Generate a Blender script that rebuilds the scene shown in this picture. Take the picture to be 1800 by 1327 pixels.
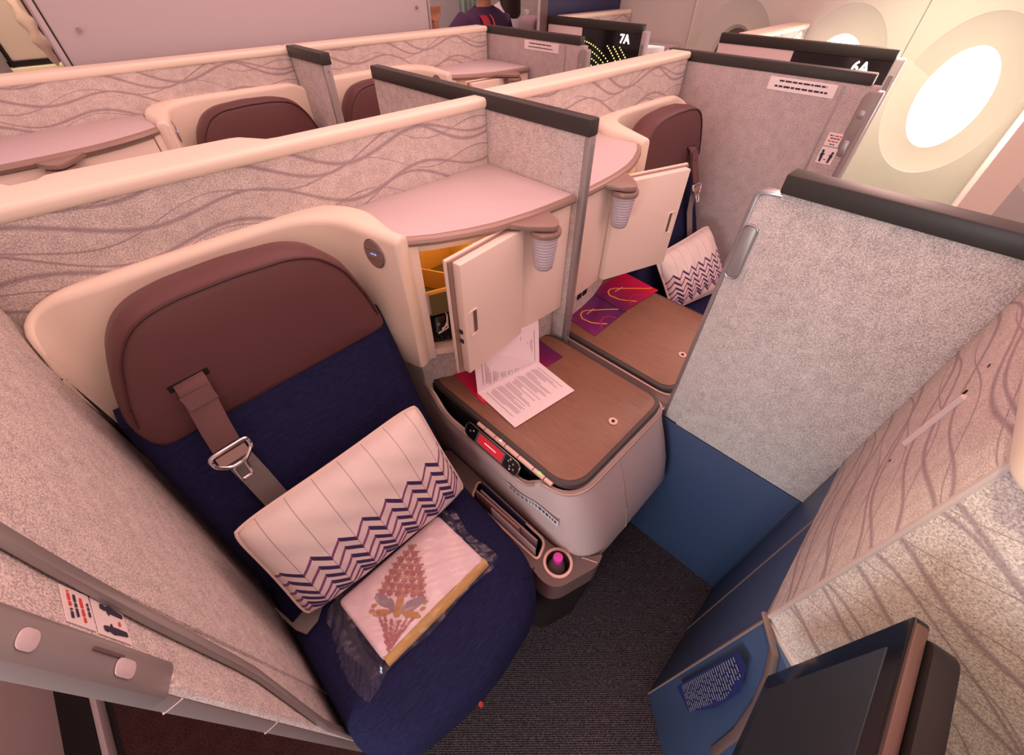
import bpy, bmesh, math, random
from mathutils import Vector, Matrix
random.seed(7)
PI = math.pi
# ------------------------------------------------------------------ clearing
for o in list(bpy.data.objects): bpy.data.objects.remove(o)
SC = bpy.context.scene
COL = SC.collection
# ------------------------------------------------------------------ camera
YAW, PIT, ROL, FPX = math.radians(45.486), math.radians(45.562), math.radians(.373), 723.8
CAMP = Vector((-.8, 0, 1.44))
cf = Vector((math.sin(YAW)*math.cos(PIT), math.cos(YAW)*math.cos(PIT), -math.sin(PIT)))
cr = Vector((math.cos(YAW), -math.sin(YAW), 0)); cu = cr.cross(cf)
r2 = math.cos(ROL)*cr+math.sin(ROL)*cu; u2 = -math.sin(ROL)*cr+math.cos(ROL)*cu
cam = bpy.data.cameras.new('camera'); camo = bpy.data.objects.new('camera', cam); COL.objects.link(camo)
cam.sensor_width = 36; cam.lens = 36*FPX/1800; cam.clip_start = .01
M = Matrix((r2, u2, -cf)).transposed().to_4x4(); M.translation = CAMP
camo.matrix_world = M
SC.camera = camo
# ------------------------------------------------------------------ colour management, world, lights
SC.view_settings.view_transform = 'Standard'; SC.view_settings.look = 'None'
SC.view_settings.gamma = 1; SC.view_settings.exposure = 0; SC.view_settings.use_curve_mapping = False
W = bpy.data.worlds.new('world'); SC.world = W; W.use_nodes = True
W.node_tree.nodes['Background'].inputs[0].default_value = (1, .515, .50, 1)
W.node_tree.nodes['Background'].inputs[1].default_value = .95
def area(name, loc, target, sx, sy, power, color, spread=180):
    l = bpy.data.lights.new(name, 'AREA'); l.shape = 'RECTANGLE'; l.size = sx; l.size_y = sy
    l.energy = power; l.color = color; l.spread = math.radians(spread)
    o = bpy.data.objects.new(name, l); COL.objects.link(o); o.location = loc
    d = Vector(target)-Vector(loc); o.rotation_euler = d.to_track_quat('-Z', 'Y').to_euler(); return o
PINK = (1, .54, .49)
area('aisle_mood_light_right', (1.3, 1.0, 2.15), (1.2, 1.0, 0), .5, 5.0, 2, PINK)
area('aisle_mood_light_left', (-1.3, .8, 2.15), (-1.2, .8, 0), .5, 5.0, 7, (1, .60, .48))
area('centre_mood_light', (0, .9, 2.2), (0, .9, 0), .5, 4.5, 17, (1, .50, .46))
area('window_side_fill', (2.0, .3, 1.95), (-1.0, .65, .75), .4, 3.0, 22, (1, .60, .52))  # unseen fill added to brighten the left door and shell
area('sidewall_fill', (2.0, 2.3, 2.25), (2.35, 2.1, 1.1), .2, 2.6, 7, (1, .60, .56))  # extra light added to lift the rear part of the sidewall
area('camera_side_fill', (-1.1, -1.9, 1.75), (-.5, .7, .9), 2.2, 1.0, 11, (1, .96, .88))  # large fill added behind the camera for the upright faces
area('left_window_daylight', (-2.6, -.1, 1.0), (-.1, .05, .6), .8, .5, 9, (.85, .95, 1), 110)
area('right_window_daylight', (2.28, .9, 1.0), (0, .6, .8), 1.8, .35, 4, (1, .95, .85))
def spot(name, loc, target, power, color, ang, blend=.6, size=.03):
    l = bpy.data.lights.new(name, 'SPOT'); l.energy = power; l.color = color
    l.spot_size = math.radians(ang); l.spot_blend = blend; l.shadow_soft_size = size
    o = bpy.data.objects.new(name, l); COL.objects.link(o); o.location = loc
    d = Vector(target)-Vector(loc); o.rotation_euler = d.to_track_quat('-Z', 'Y').to_euler(); return o
spot('window_wall_fill_spot', (1.45, .35, 1.95), (2.35, .3, .55), 70, (1, .98, .64), 70, 1)  # unseen spot added to brighten the sidewall around the window
spot('reading_spot_front', (-.80, .12, 2.05), (-.43, -.20, .97), 34, (1, .84, .55), 17, .9)
# ------------------------------------------------------------------ materials
def newmat(name):
    m = bpy.data.materials.new(name); m.use_nodes = True
    nt = m.node_tree; return m, nt, nt.nodes['Principled BSDF']
def N(nt, t, **k):
    n = nt.nodes.new(t)
    for a, b in k.items(): setattr(n, a, b)
    return n
def mathn(nt, op, a, b=None, c=None, clamp=False):
    n = nt.nodes.new('ShaderNodeMath'); n.operation = op; n.use_clamp = clamp
    for i, v in enumerate((a, b, c)):
        if v is None: continue
        if isinstance(v, (int, float)): n.inputs[i].default_value = v
        else: nt.links.new(v, n.inputs[i])
    return n.outputs[0]
def mixc(nt, f, a, b):
    n = nt.nodes.new('ShaderNodeMix'); n.data_type = 'RGBA'
    for s, v in ((0, f), (6, a), (7, b)):
        if isinstance(v, (int, float)): n.inputs[s].default_value = v
        elif isinstance(v, tuple): n.inputs[s].default_value = v if len(v) == 4 else v+(1,)
        else: nt.links.new(v, n.inputs[s])
    return n.outputs[2]
def ocoord(nt):
    return N(nt, 'ShaderNodeTexCoord').outputs['Object']
def bumpn(nt, bs, h, strength, dist=.001):
    b = N(nt, 'ShaderNodeBump'); b.inputs['Strength'].default_value = strength; b.inputs['Distance'].default_value = dist
    nt.links.new(h, b.inputs['Height']); nt.links.new(b.outputs[0], bs.inputs['Normal'])
def noise(nt, co, scale, detail=2, rough=.5, vec=None):
    n = N(nt, 'ShaderNodeTexNoise'); n.inputs['Scale'].default_value = scale; n.inputs['Detail'].default_value = detail
    n.inputs['Roughness'].default_value = rough
    if vec:
        mp = N(nt, 'ShaderNodeMapping'); mp.inputs['Scale'].default_value = vec; nt.links.new(co, mp.inputs[0]); co = mp.outputs[0]
    nt.links.new(co, n.inputs['Vector']); return n.outputs['Fac']
def ramp(nt, f, a, b):
    n = N(nt, 'ShaderNodeMapRange'); n.inputs[1].default_value = a; n.inputs[2].default_value = b
    n.clamp = True; nt.links.new(f, n.inputs[0]); return n.outputs[0]
def plain(name, col, rough=.5, metal=0, bump=None, emis=None, es=0, spec=.5, vary=0):
    m, nt, bs = newmat(name)
    bs.inputs['Base Color'].default_value = col+(1,); bs.inputs['Roughness'].default_value = rough
    bs.inputs['Metallic'].default_value = metal; bs.inputs['Specular IOR Level'].default_value = spec
    co = ocoord(nt)
    if vary:
        f = noise(nt, co, 9, 3)
        c = mixc(nt, f, tuple(x*(1-vary) for x in col), tuple(min(1, x*(1+vary)) for x in col))
        nt.links.new(c, bs.inputs['Base Color'])
    if bump: bumpn(nt, bs, noise(nt, co, bump[0], 2), bump[1])
    if emis:
        bs.inputs['Emission Color'].default_value = emis+(1,); bs.inputs['Emission Strength'].default_value = es
    return m
def fabric(name, c1, c2, scale=420, bump=.5, wave=False, line=None):
    m, nt, bs = newmat(name); co = ocoord(nt)
    bs.inputs['Roughness'].default_value = .9; bs.inputs['Specular IOR Level'].default_value = .15
    f = noise(nt, co, scale, 3, .7); f2 = noise(nt, co, scale/9, 2)
    ff = mathn(nt, 'ADD', mathn(nt, 'MULTIPLY', f, .85), mathn(nt, 'MULTIPLY', f2, .15))
    c = mixc(nt, ramp(nt, ff, .36, .64), c1, c2)
    if wave:
        s = N(nt, 'ShaderNodeSeparateXYZ'); nt.links.new(co, s.inputs[0])
        x = mathn(nt, 'ADD', s.outputs[0], s.outputs[1]); z = s.outputs[2]
        tot = None
        for (per, amp, k, ph, tilt, w, wm) in ((.072, .021, 2*PI/.36, .4, .07, .050, .035), (.094, .025, 2*PI/.37, 1.2, .10, .030, .030), (.061, .016, 2*PI/.31, 2.4, .05, .018, .020)):
            sn = mathn(nt, 'SINE', mathn(nt, 'MULTIPLY_ADD', x, k, ph))
            sn2 = mathn(nt, 'SINE', mathn(nt, 'MULTIPLY_ADD', x, k*.37, ph*2))
            v = mathn(nt, 'ADD', z, mathn(nt, 'MULTIPLY', sn, amp))
            v = mathn(nt, 'ADD', v, mathn(nt, 'MULTIPLY', sn2, amp*.8))
            v = mathn(nt, 'ADD', v, mathn(nt, 'MULTIPLY', x, tilt))
            fr = mathn(nt, 'FRACT', mathn(nt, 'DIVIDE', v, per))
            d = mathn(nt, 'ABSOLUTE', mathn(nt, 'SUBTRACT', fr, .5))
            ww = mathn(nt, 'MULTIPLY_ADD', mathn(nt, 'ABSOLUTE', sn2), wm, w)
            l = mathn(nt, 'SUBTRACT', 1, mathn(nt, 'DIVIDE', d, ww), clamp=True)
            l = mathn(nt, 'MULTIPLY', l, 1.3, clamp=True)
            tot = l if tot is None else mathn(nt, 'MAXIMUM', tot, l)
        c = mixc(nt, mathn(nt, 'MULTIPLY', tot, .72), c, line)
    nt.links.new(c, bs.inputs['Base Color']); bumpn(nt, bs, ff, bump, .002); return m
M_ = {}
M_['fabric'] = fabric('beige_wool_fabric', (.34, .31, .29), (.90, .85, .80), 480)
M_['fabric_shaded'] = fabric('wool_fabric_shaded', (.30, .26, .26), (.66, .59, .57), 330)  # darker copy of the wool, the right-hand doors' shade put into its colour
M_['wave'] = fabric('wave_patterned_fabric', (.35, .31, .285), (.90, .82, .76), 480, wave=True, line=(.30, .23, .25))
M_['cream'] = plain('cream_plastic', (.90, .81, .66), .42, bump=(900, .08))
M_['cream2'] = plain('cream_cabinet_plastic', (.90, .80, .68), .45, bump=(900, .08))
M_['shelf'] = plain('white_laminate', (.64, .56, .57), .40)
M_['bronze'] = plain('bronze_plastic', (.36, .26, .22), .36, .25)
M_['black'] = plain('black_plastic', (.016, .014, .015), .45, spec=.22)
M_['gloss'] = plain('glossy_black', (.008, .008, .010), .12)
M_['cap'] = plain('charcoal_cap', (.046, .044, .040), .42, 0, spec=.3, bump=(700, .1))
M_['alu'] = plain('satin_aluminium', (.55, .55, .56), .32, .85)
M_['frame'] = plain('grey_metallic_frame', (.36, .34, .33), .38, .35)
M_['pull'] = plain('pale_pull', (.80, .70, .70), .25, .2)
M_['chrome'] = plain('polished_steel', (.75, .73, .72), .16, 1)
M_['rubber'] = plain('dark_rubber', (.045, .038, .036), .45)
M_['pod'] = plain('brown_pod_plastic', (.16, .11, .10), .5, bump=(600, .1))
M_['champ'] = plain('copper_rim', (.72, .52, .44), .35, .3)
M_['mauve'] = plain('mauve_wall_panel', (.50, .46, .48), .5)
M_['side'] = plain('cabin_sidewall', (.68, .66, .60), .5)
M_['pane'] = plain('lit_window_pane', (1, 1, 1), .3, emis=(1, .99, .97), es=6)
M_['navyp'] = plain('navy_panel', (.045, .080, .165), .48, bump=(700, .06))
M_['navyd'] = plain('navy_bulkhead', (.03, .035, .10), .55)
M_['yel'] = plain('yellow_locker_lining', (.80, .50, .12), .45)
M_['olive'] = plain('olive_tray_liner', (.16, .14, .06), .6)
M_['paper'] = plain('white_card', (.88, .82, .84), .6)
M_['ink'] = plain('grey_ink', (.42, .36, .42), .7)
M_['inkb'] = plain('black_ink', (.035, .03, .06), .7)
M_['inkr'] = plain('red_ink', (.75, .06, .04), .7)
M_['label'] = plain('clear_label', (.92, .86, .84), .4)
M_['labelw'] = plain('white_label', (.78, .80, .80), .4)
M_['orange'] = plain('orange_ink', (1.0, .42, .03), .4)
M_['pinkcap'] = plain('magenta_cap', (.85, .05, .55), .4)
M_['beltg'] = plain('grey_webbing', (.22, .20, .19), .7, bump=(900, .4))
M_['beltm'] = plain('maroon_webbing', (.15, .075, .072), .6, bump=(900, .3))
M_['white'] = plain('white_light', (1, 1, 1), .4, emis=(1, .98, .95), es=3)
M_['yled'] = plain('yellow_light_dots', (1, 1, .3), .4, emis=(1, .95, .25), es=2.2)
M_['bled'] = plain('blue_indicator', (.1, .2, 1), .4, emis=(.15, .3, 1), es=2)
M_['gled'] = plain('green_indicator', (.1, .9, .1), .4, emis=(.1, .9, .08), es=1.2)
M_['redscr'] = plain('red_screen_lit', (.5, .02, .04), .3, emis=(.62, .03, .05), es=.42)
M_['greyscr'] = plain('grey_screen', (.10, .12, .13), .25)
M_['skin'] = plain('skin', (.50, .24, .14), .55)
M_['hair'] = plain('dark_brown_hair', (.04, .025, .02), .55, bump=(300, .6))
M_['shirtp'] = plain('purple_shirt', (.055, .02, .07), .8)
M_['shirtr'] = plain('red_stripe_cloth', (.40, .03, .05), .8)
M_['shirtw'] = plain('white_shirt', (.8, .8, .8), .8)
M_['trous'] = plain('dark_trousers', (.03, .03, .04), .8)
M_['dustpink'] = plain('dusty_panel', (.80, .68, .66), .45)
M_['carpet2'] = fabric('aisle_carpet', (.020, .009, .010), (.09, .04, .043), 260, .8)
M_['bag'] = plain('clear_film', (.9, .9, .95), .1)
def film():
    m, nt, bs = newmat('clear_plastic_film'); co = ocoord(nt)
    tr = N(nt, 'ShaderNodeBsdfTransparent'); gl = N(nt, 'ShaderNodeBsdfGlossy'); gl.inputs['Roughness'].default_value = .2
    gl.inputs['Color'].default_value = (.9, .9, .95, 1)
    mx = N(nt, 'ShaderNodeMixShader'); fn = N(nt, 'ShaderNodeLayerWeight'); fn.inputs[0].default_value = .25
    n = noise(nt, co, 14, 2, .5, (1, 2.5, 1)); b = N(nt, 'ShaderNodeBump'); b.inputs['Strength'].default_value = .9; b.inputs['Distance'].default_value = .005
    nt.links.new(n, b.inputs['Height']); nt.links.new(b.outputs[0], gl.inputs['Normal']); nt.links.new(b.outputs[0], fn.inputs['Normal'])
    f = mathn(nt, 'MULTIPLY_ADD', fn.outputs['Facing'], .40, .035, clamp=True)
    nt.links.new(f, mx.inputs[0]); nt.links.new(tr.outputs[0], mx.inputs[1]); nt.links.new(gl.outputs[0], mx.inputs[2])
    nt.links.new(mx.outputs[0], nt.nodes['Material Output'].inputs[0]); return m
M_['film'] = film()
def leather():
    m, nt, bs = newmat('maroon_leather'); co = ocoord(nt)
    bs.inputs['Roughness'].default_value = .48; bs.inputs['Specular IOR Level'].default_value = .35
    bs.inputs['Base Color'].default_value = (.125, .054, .054, 1)
    v = N(nt, 'ShaderNodeTexVoronoi'); v.inputs['Scale'].default_value = 700; nt.links.new(co, v.inputs['Vector'])
    bumpn(nt, bs, v.outputs['Distance'], .25, .0006); return m
M_['leather'] = leather()
def navyfab():
    m, nt, bs = newmat('navy_seat_fabric'); co = ocoord(nt)
    bs.inputs['Roughness'].default_value = .85; bs.inputs['Specular IOR Level'].default_value = .2
    f = noise(nt, co, 60, 4, .7, (.8, 6, 6)); g = noise(nt, co, 500, 2)
    c = mixc(nt, ramp(nt, f, .35, .75), (.008, .010, .042), (.019, .024, .092))
    st = ramp(nt, noise(nt, co, 42, 2, .5, (.5, 9, 9)), .70, .76)
    c = mixc(nt, mathn(nt, 'MULTIPLY', st, .4), c, (.07, .085, .18))
    nt.links.new(c, bs.inputs['Base Color']); bumpn(nt, bs, mathn(nt, 'ADD', f, mathn(nt, 'MULTIPLY', g, .3)), .5, .002); return m
M_['navy'] = navyfab()
def wood():
    m, nt, bs = newmat('walnut_laminate'); co = ocoord(nt)
    bs.inputs['Roughness'].default_value = .38
    f = noise(nt, co, 30, 4, .65, (7, .6, 1)); g = noise(nt, co, 5, 2, .5, (2, .3, 1))
    c = mixc(nt, ramp(nt, mathn(nt, 'ADD', mathn(nt, 'MULTIPLY', f, .6), mathn(nt, 'MULTIPLY', g, .4)), .3, .7), (.175, .085, .050), (.28, .137, .083))
    nt.links.new(c, bs.inputs['Base Color']); return m
M_['wood'] = wood()
def carpet():
    m, nt, bs = newmat('charcoal_carpet'); co = ocoord(nt)
    bs.inputs['Roughness'].default_value = 1; bs.inputs['Specular IOR Level'].default_value = .05
    w = N(nt, 'ShaderNodeTexWave'); w.inputs['Scale'].default_value = 95; w.inputs['Distortion'].default_value = 5; w.inputs['Detail'].default_value = 2; w.inputs['Detail Scale'].default_value = 3
    w.bands_direction = 'DIAGONAL'; nt.links.new(co, w.inputs['Vector'])
    f = noise(nt, co, 500, 2)
    k = mathn(nt, 'MULTIPLY', w.outputs['Fac'], f)
    c = mixc(nt, ramp(nt, k, .15, .6), (.022, .020, .024), (.20, .17, .185))
    nt.links.new(c, bs.inputs['Base Color']); bumpn(nt, bs, k, .9, .003); return m
M_['carpet'] = carpet()
def frosted():
    m, nt, bs = newmat('frosted_ribbed_plastic'); co = ocoord(nt)
    bs.inputs['Base Color'].default_value = (.72, .70, .78, 1); bs.inputs['Roughness'].default_value = .3
    bs.inputs['Transmission Weight'].default_value = .25
    s = N(nt, 'ShaderNodeSeparateXYZ'); nt.links.new(co, s.inputs[0])
    bumpn(nt, bs, mathn(nt, 'SINE', mathn(nt, 'MULTIPLY', s.outputs[2], 900)), .5, .0012); return m
M_['frost'] = frosted()
def screen():
    m, nt, bs = newmat('switched_off_screen')
    bs.inputs['Base Color'].default_value = (.045, .060, .072, 1); bs.inputs['Roughness'].default_value = .22; return m
M_['screen'] = screen()
def clearp():
    m, nt, bs = newmat('clear_bottle_plastic')
    bs.inputs['Base Color'].default_value = (.95, .93, .95, 1); bs.inputs['Roughness'].default_value = .05
    bs.inputs['Transmission Weight'].default_value = .95; bs.inputs['IOR'].default_value = 1.2; return m
M_['clear'] = plain('clear_bottle_plastic', (.62, .52, .52), .12)
M_['clear'].node_tree.nodes['Principled BSDF'].inputs['Alpha'].default_value = .38
def brochure_mat(name, ca, cb):
    m, nt, bs = newmat(name)
    uv = N(nt, 'ShaderNodeUVMap'); s = N(nt, 'ShaderNodeSeparateXYZ'); nt.links.new(uv.outputs[0], s.inputs[0])
    bs.inputs['Roughness'].default_value = .22
    nt.links.new(mixc(nt, s.outputs[0], ca, cb), bs.inputs['Base Color']); return m
M_['bro1'] = brochure_mat('magenta_to_plum_print', (.10, .012, .10), (.62, .01, .07))
M_['bro2'] = brochure_mat('plum_print', (.20, .02, .15), (.09, .015, .11))
def pillowmat():
    m, nt, bs = newmat('patterned_pillow_cotton')
    bs.inputs['Roughness'].default_value = .8
    uv = N(nt, 'ShaderNodeUVMap'); s = N(nt, 'ShaderNodeSeparateXYZ'); nt.links.new(uv.outputs[0], s.inputs[0])
    u, v = s.outputs[0], s.outputs[1]
    NC = 7.5
    uu = mathn(nt, 'MULTIPLY', mathn(nt, 'ADD', u, 0.015), NC); f = mathn(nt, 'FRACT', uu)
    rise = mathn(nt, 'MINIMUM', mathn(nt, 'DIVIDE', f, .52), mathn(nt, 'DIVIDE', mathn(nt, 'SUBTRACT', 1, f), .48))
    tot = None; totd = None
    isflat = mathn(nt, 'GREATER_THAN', f, .52)
    for y0 in (.52, .42, .325, .245, .175, .125):
        yl = mathn(nt, 'MULTIPLY_ADD', rise, .095, y0-.095)
        d = mathn(nt, 'ABSOLUTE', mathn(nt, 'SUBTRACT', v, yl))
        a = mathn(nt, 'LESS_THAN', d, mathn(nt, 'MULTIPLY_ADD', isflat, .008, .0135))
        tot = a if tot is None else mathn(nt, 'MAXIMUM', tot, a)
    lines = mathn(nt, 'GREATER_THAN', mathn(nt, 'ABSOLUTE', mathn(nt, 'SUBTRACT', f, .5)), .487)
    co = ocoord(nt); nz = noise(nt, co, 12, 3)
    base = mixc(nt, nz, (.74, .70, .64), (.84, .78, .74))
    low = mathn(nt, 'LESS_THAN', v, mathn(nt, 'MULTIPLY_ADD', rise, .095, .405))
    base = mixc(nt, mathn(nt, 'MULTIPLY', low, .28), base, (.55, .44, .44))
    c = mixc(nt, mathn(nt, 'MULTIPLY', lines, .7), base, (.20, .12, .22))
    c = mixc(nt, mathn(nt, 'MULTIPLY', tot, mathn(nt, 'SUBTRACT', 1, isflat)), c, (.22, .075, .22))
    c = mixc(nt, mathn(nt, 'MULTIPLY', tot, isflat), c, (.04, .02, .10))
    nt.links.new(c, bs.inputs['Base Color']); bumpn(nt, bs, nz, .5, .01); return m
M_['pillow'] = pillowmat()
M_['piping'] = plain('pillow_piping', (.78, .66, .58), .8)
M_['cloth'] = plain('pale_pink_cloth', (.78, .66, .68), .85, bump=(300, .3))
M_['ochre'] = plain('ochre_edging', (.52, .33, .12), .9, bump=(260, 1))
M_['flow1'] = plain('maroon_print', (.40, .17, .17), .8)
M_['flow2'] = plain('grey_mauve_print', (.30, .24, .27), .8)
M_['flow3'] = plain('ochre_print', (.46, .25, .10), .8)
# ------------------------------------------------------------------ helpers
TF = [0, 0, 1]
TZ = [0]
def T(p): return Vector((TF[0]+TF[2]*p[0], TF[1]+p[1], p[2]+TZ[0]))
def tag(o, label=None, cat=None, group=None, kind=None):
    if label: o['label'] = label
    if cat: o['category'] = cat
    if group: o['group'] = group
    if kind: o['kind'] = kind
    return o
def thing(name, label, cat, loc, group=None):
    o = bpy.data.objects.new(name, None); COL.objects.link(o); o.location = T(loc); o.empty_display_size = .05
    return tag(o, label, cat, group)
def wloc(o):
    v = Vector(o.location)
    while o.parent: o = o.parent; v += Vector(o.location)
    return v
def build(name, bm, mat, parent=None, label=None, cat=None, group=None, kind=None, loc=None, bevel=0, seg=2, angle=35, recalc=True, world=False):
    """link bm as ONE mesh object; its vertices are in suite coordinates (or world ones)"""
    if bevel:
        bmesh.ops.recalc_face_normals(bm, faces=bm.faces); bm.normal_update()
        es = [e for e in bm.edges if len(e.link_faces) == 2 and e.calc_face_angle(0) > math.radians(30)]
        bmesh.ops.bevel(bm, geom=es, offset=bevel, segments=seg, affect='EDGES', profile=.5, clamp_overlap=True)
    if not world:
        for v in bm.verts: v.co = T(v.co)
    if recalc: bmesh.ops.recalc_face_normals(bm, faces=bm.faces)
    if loc is None:
        if parent: L = wloc(parent)
        else:
            xs = [v.co.x for v in bm.verts]; ys = [v.co.y for v in bm.verts]
            L = Vector(((min(xs)+max(xs))/2, (min(ys)+max(ys))/2, min(v.co.z for v in bm.verts)))
    else: L = T(loc) if not world else Vector(loc)
    for v in bm.verts: v.co -= L
    me = bpy.data.meshes.new(name); bm.to_mesh(me); bm.free()
    for p in me.polygons: p.use_smooth = True
    me.set_sharp_from_angle(angle=math.radians(angle))
    mats = mat if isinstance(mat, list) else [mat]
    for q in mats: me.materials.append(M_[q] if isinstance(q, str) else q)
    o = bpy.data.objects.new(name, me); COL.objects.link(o)
    if parent:
        o.parent = parent; o.location = L-wloc(parent)
    else: o.location = L
    return tag(o, label, cat, group, kind)
def prism(poly, a, b, ax='z', bm=None):
    bm = bm or bmesh.new()
    def P(q, h):
        return {'z': (q[0], q[1], h), 'y': (q[0], h, q[1]), 'x': (h, q[0], q[1])}[ax]
    lo = [bm.verts.new(P(q, a)) for q in poly]; hi = [bm.verts.new(P(q, b)) for q in poly]
    bm.faces.new(lo[::-1]); bm.faces.new(hi); n = len(poly)
    for i in range(n): bm.faces.new((lo[i], lo[(i+1) % n], hi[(i+1) % n], hi[i]))
    return bm
def box(x0, x1, y0, y1, z0, z1, bm=None):
    return prism([(x0, y0), (x1, y0), (x1, y1), (x0, y1)], z0, z1, 'z', bm)
def rpoly(pts, r, n=5):
    """round the corners of a polygon; r a number or one per corner"""
    out = []; k = len(pts)
    for i, p in enumerate(pts):
        rr = r[i] if isinstance(r, (list, tuple)) else r
        p = Vector(p[:2]); a = Vector(pts[i-1][:2]); b = Vector(pts[(i+1) % k][:2])
        if rr <= 0: out.append(tuple(p)); continue
        da, db = (a-p), (b-p); rr = min(rr, da.length*.49, db.length*.49)
        s, e = p+da.normalized()*rr, p+db.normalized()*rr
        for j in range(n+1):
            t = j/n; q = s*(1-t)**2+p*2*t*(1-t)+e*t*t; out.append((q.x, q.y))
    return out
def rrect(x0, x1, y0, y1, r, n=5): return rpoly([(x0, y0), (x1, y0), (x1, y1), (x0, y1)], r, n)
def tube(path, r, n=10, closed=False, bm=None, flat=1.0, up=None):
    bm = bm or bmesh.new(); P = [Vector(p) for p in path]; k = len(P); rings = []
    for i in range(k):
        if closed: d = P[(i+1) % k]-P[i-1]
        else: d = P[min(i+1, k-1)]-P[max(i-1, 0)]
        d.normalize(); u = Vector(up) if up else Vector((0, 0, 1))
        if abs(d.dot(u)) > .95: u = Vector((0, 1, 0))
        s = d.cross(u).normalized(); t = s.cross(d)
        rr = r[i] if isinstance(r, (list, tuple)) else r
        rings.append([bm.verts.new(P[i]+(s*math.cos(2*PI*j/n)+t*math.sin(2*PI*j/n)*flat)*rr) for j in range(n)])
    for i in range(k if closed else k-1):
        A, B = rings[i], rings[(i+1) % k]
        for j in range(n): bm.faces.new((A[j], A[(j+1) % n], B[(j+1) % n], B[j]))
    if not closed: bm.faces.new(rings[0][::-1]); bm.faces.new(rings[-1])
    return bm
def lathe(prof, c, n=28, bm=None, sx=1, sy=1):
    bm = bm or bmesh.new(); rings = []
    for r, z in prof: rings.append([bm.verts.new((c[0]+sx*r*math.cos(2*PI*j/n), c[1]+sy*r*math.sin(2*PI*j/n), z)) for j in range(n)])
    for A, B in zip(rings, rings[1:]):
        for j in range(n): bm.faces.new((A[j], A[(j+1) % n], B[(j+1) % n], B[j]))
    bm.faces.new(rings[0][::-1]); bm.faces.new(rings[-1]); return bm
def grid(fn, nu, nv, bm=None, closeu=False):
    bm = bm or bmesh.new()
    g = [[bm.verts.new(fn(i/nu, j/nv)) for j in range(nv+1)] for i in range(nu if closeu else nu+1)]
    m = len(g)
    for i in range(nu):
        for j in range(nv): bm.faces.new((g[i][j], g[(i+1) % m][j], g[(i+1) % m][j+1], g[i][j+1]))
    return bm
def strip(path, w, th, side, bm=None):
    """flat band following path, width w along 'side' direction, thickness th"""
    bm = bm or bmesh.new(); P = [Vector(p) for p in path]; S = Vector(side).normalized()*w/2; rings = []
    for i in range(len(P)):
        d = (P[min(i+1, len(P)-1)]-P[max(i-1, 0)]).normalized(); nn = S.cross(d).normalized()*th/2
        rings.append([bm.verts.new(P[i]+S+nn), bm.verts.new(P[i]-S+nn), bm.verts.new(P[i]-S-nn), bm.verts.new(P[i]+S-nn)])
    for A, B in zip(rings, rings[1:]):
        for j in range(4): bm.faces.new((A[j], A[(j+1) % 4], B[(j+1) % 4], B[j]))
    bm.faces.new(rings[0]); bm.faces.new(rings[-1][::-1]); return bm
def quadslab(bm, c, ax, ay, w, h, th):
    """thin rectangular slab centred at c with in-plane unit axes ax, ay"""
    c = Vector(c); ax = Vector(ax).normalized(); ay = Vector(ay).normalized(); n = ax.cross(ay)*th
    lo = [bm.verts.new(c+ax*sx*w/2+ay*sy*h/2) for sx, sy in ((-1, -1), (1, -1), (1, 1), (-1, 1))]
    hi = [bm.verts.new(v.co+n) for v in lo]
    bm.faces.new(lo[::-1]); bm.faces.new(hi)
    for i in range(4): bm.faces.new((lo[i], lo[(i+1) % 4], hi[(i+1) % 4], hi[i]))
def poly3(bm, pts, origin, ax, ay, th):
    o = Vector(origin); ax = Vector(ax).normalized(); ay = Vector(ay).normalized(); n = ax.cross(ay)*th
    lo = [bm.verts.new(o+ax*p[0]+ay*p[1]) for p in pts]; hi = [bm.verts.new(v.co+n) for v in lo]
    bm.faces.new(lo[::-1]); bm.faces.new(hi); k = len(pts)
    for i in range(k): bm.faces.new((lo[i], lo[(i+1) % k], hi[(i+1) % k], hi[i]))
    return bm
def text(name, body, size, origin, ax, ay, mat, parent, ext=.0006, label=None):
    cu_ = bpy.data.curves.new(name, 'FONT'); cu_.body = body; cu_.size = size; cu_.extrude = ext; cu_.offset = size*.022; cu_.align_x = 'CENTER'; cu_.align_y = 'CENTER'
    cu_.resolution_u = 3
    tmp = bpy.data.objects.new('tmp', cu_); COL.objects.link(tmp)
    dg = bpy.context.evaluated_depsgraph_get(); me = bpy.data.meshes.new_from_object(tmp.evaluated_get(dg))
    bpy.data.objects.remove(tmp)
    ax = Vector(ax).normalized(); ay = Vector(ay).normalized(); n = ax.cross(ay); L = wloc(parent)
    for v in me.vertices: v.co = Vector(origin)+ax*v.co.x+ay*v.co.y+n*v.co.z-L
    me.materials.clear(); me.materials.append(M_[mat]); me.name = name
    o = bpy.data.objects.new(name, me); COL.objects.link(o); o.parent = parent
    return tag(o, label)
def setuv(o, fn):
    me = o.data; uvl = me.uv_layers.new(name='UVMap')
    for l in me.loops: uvl.data[l.index].uv = fn(me.vertices[l.vertex_index].co)
# ================================================================== SETTING
def floor_mesh():
    bm = bmesh.new()
    for k, (a, b) in enumerate(((-2.7, -1.46), (-1.46, -1.0), (-1.0, 1.02), (1.02, 1.62), (1.62, 2.7))):
        n0 = len(bm.faces); box(a, b, -2.2, 5.2, -.05, 0, bm); bm.faces.ensure_lookup_table()
        for f in bm.faces[n0:]: f.material_index = 1 if k == 1 else (2 if k in (0,) else 0)
    return bm
build('floor', floor_mesh(), ['carpet', 'carpet2', 'black'], kind='structure', world=True, loc=(0, 0, 0))
spot('galley_lamp', (-.75, 2.5, 2.2), (-.68, 3.0, 1.2), 22, (1, .88, .55), 60, .8)
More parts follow.
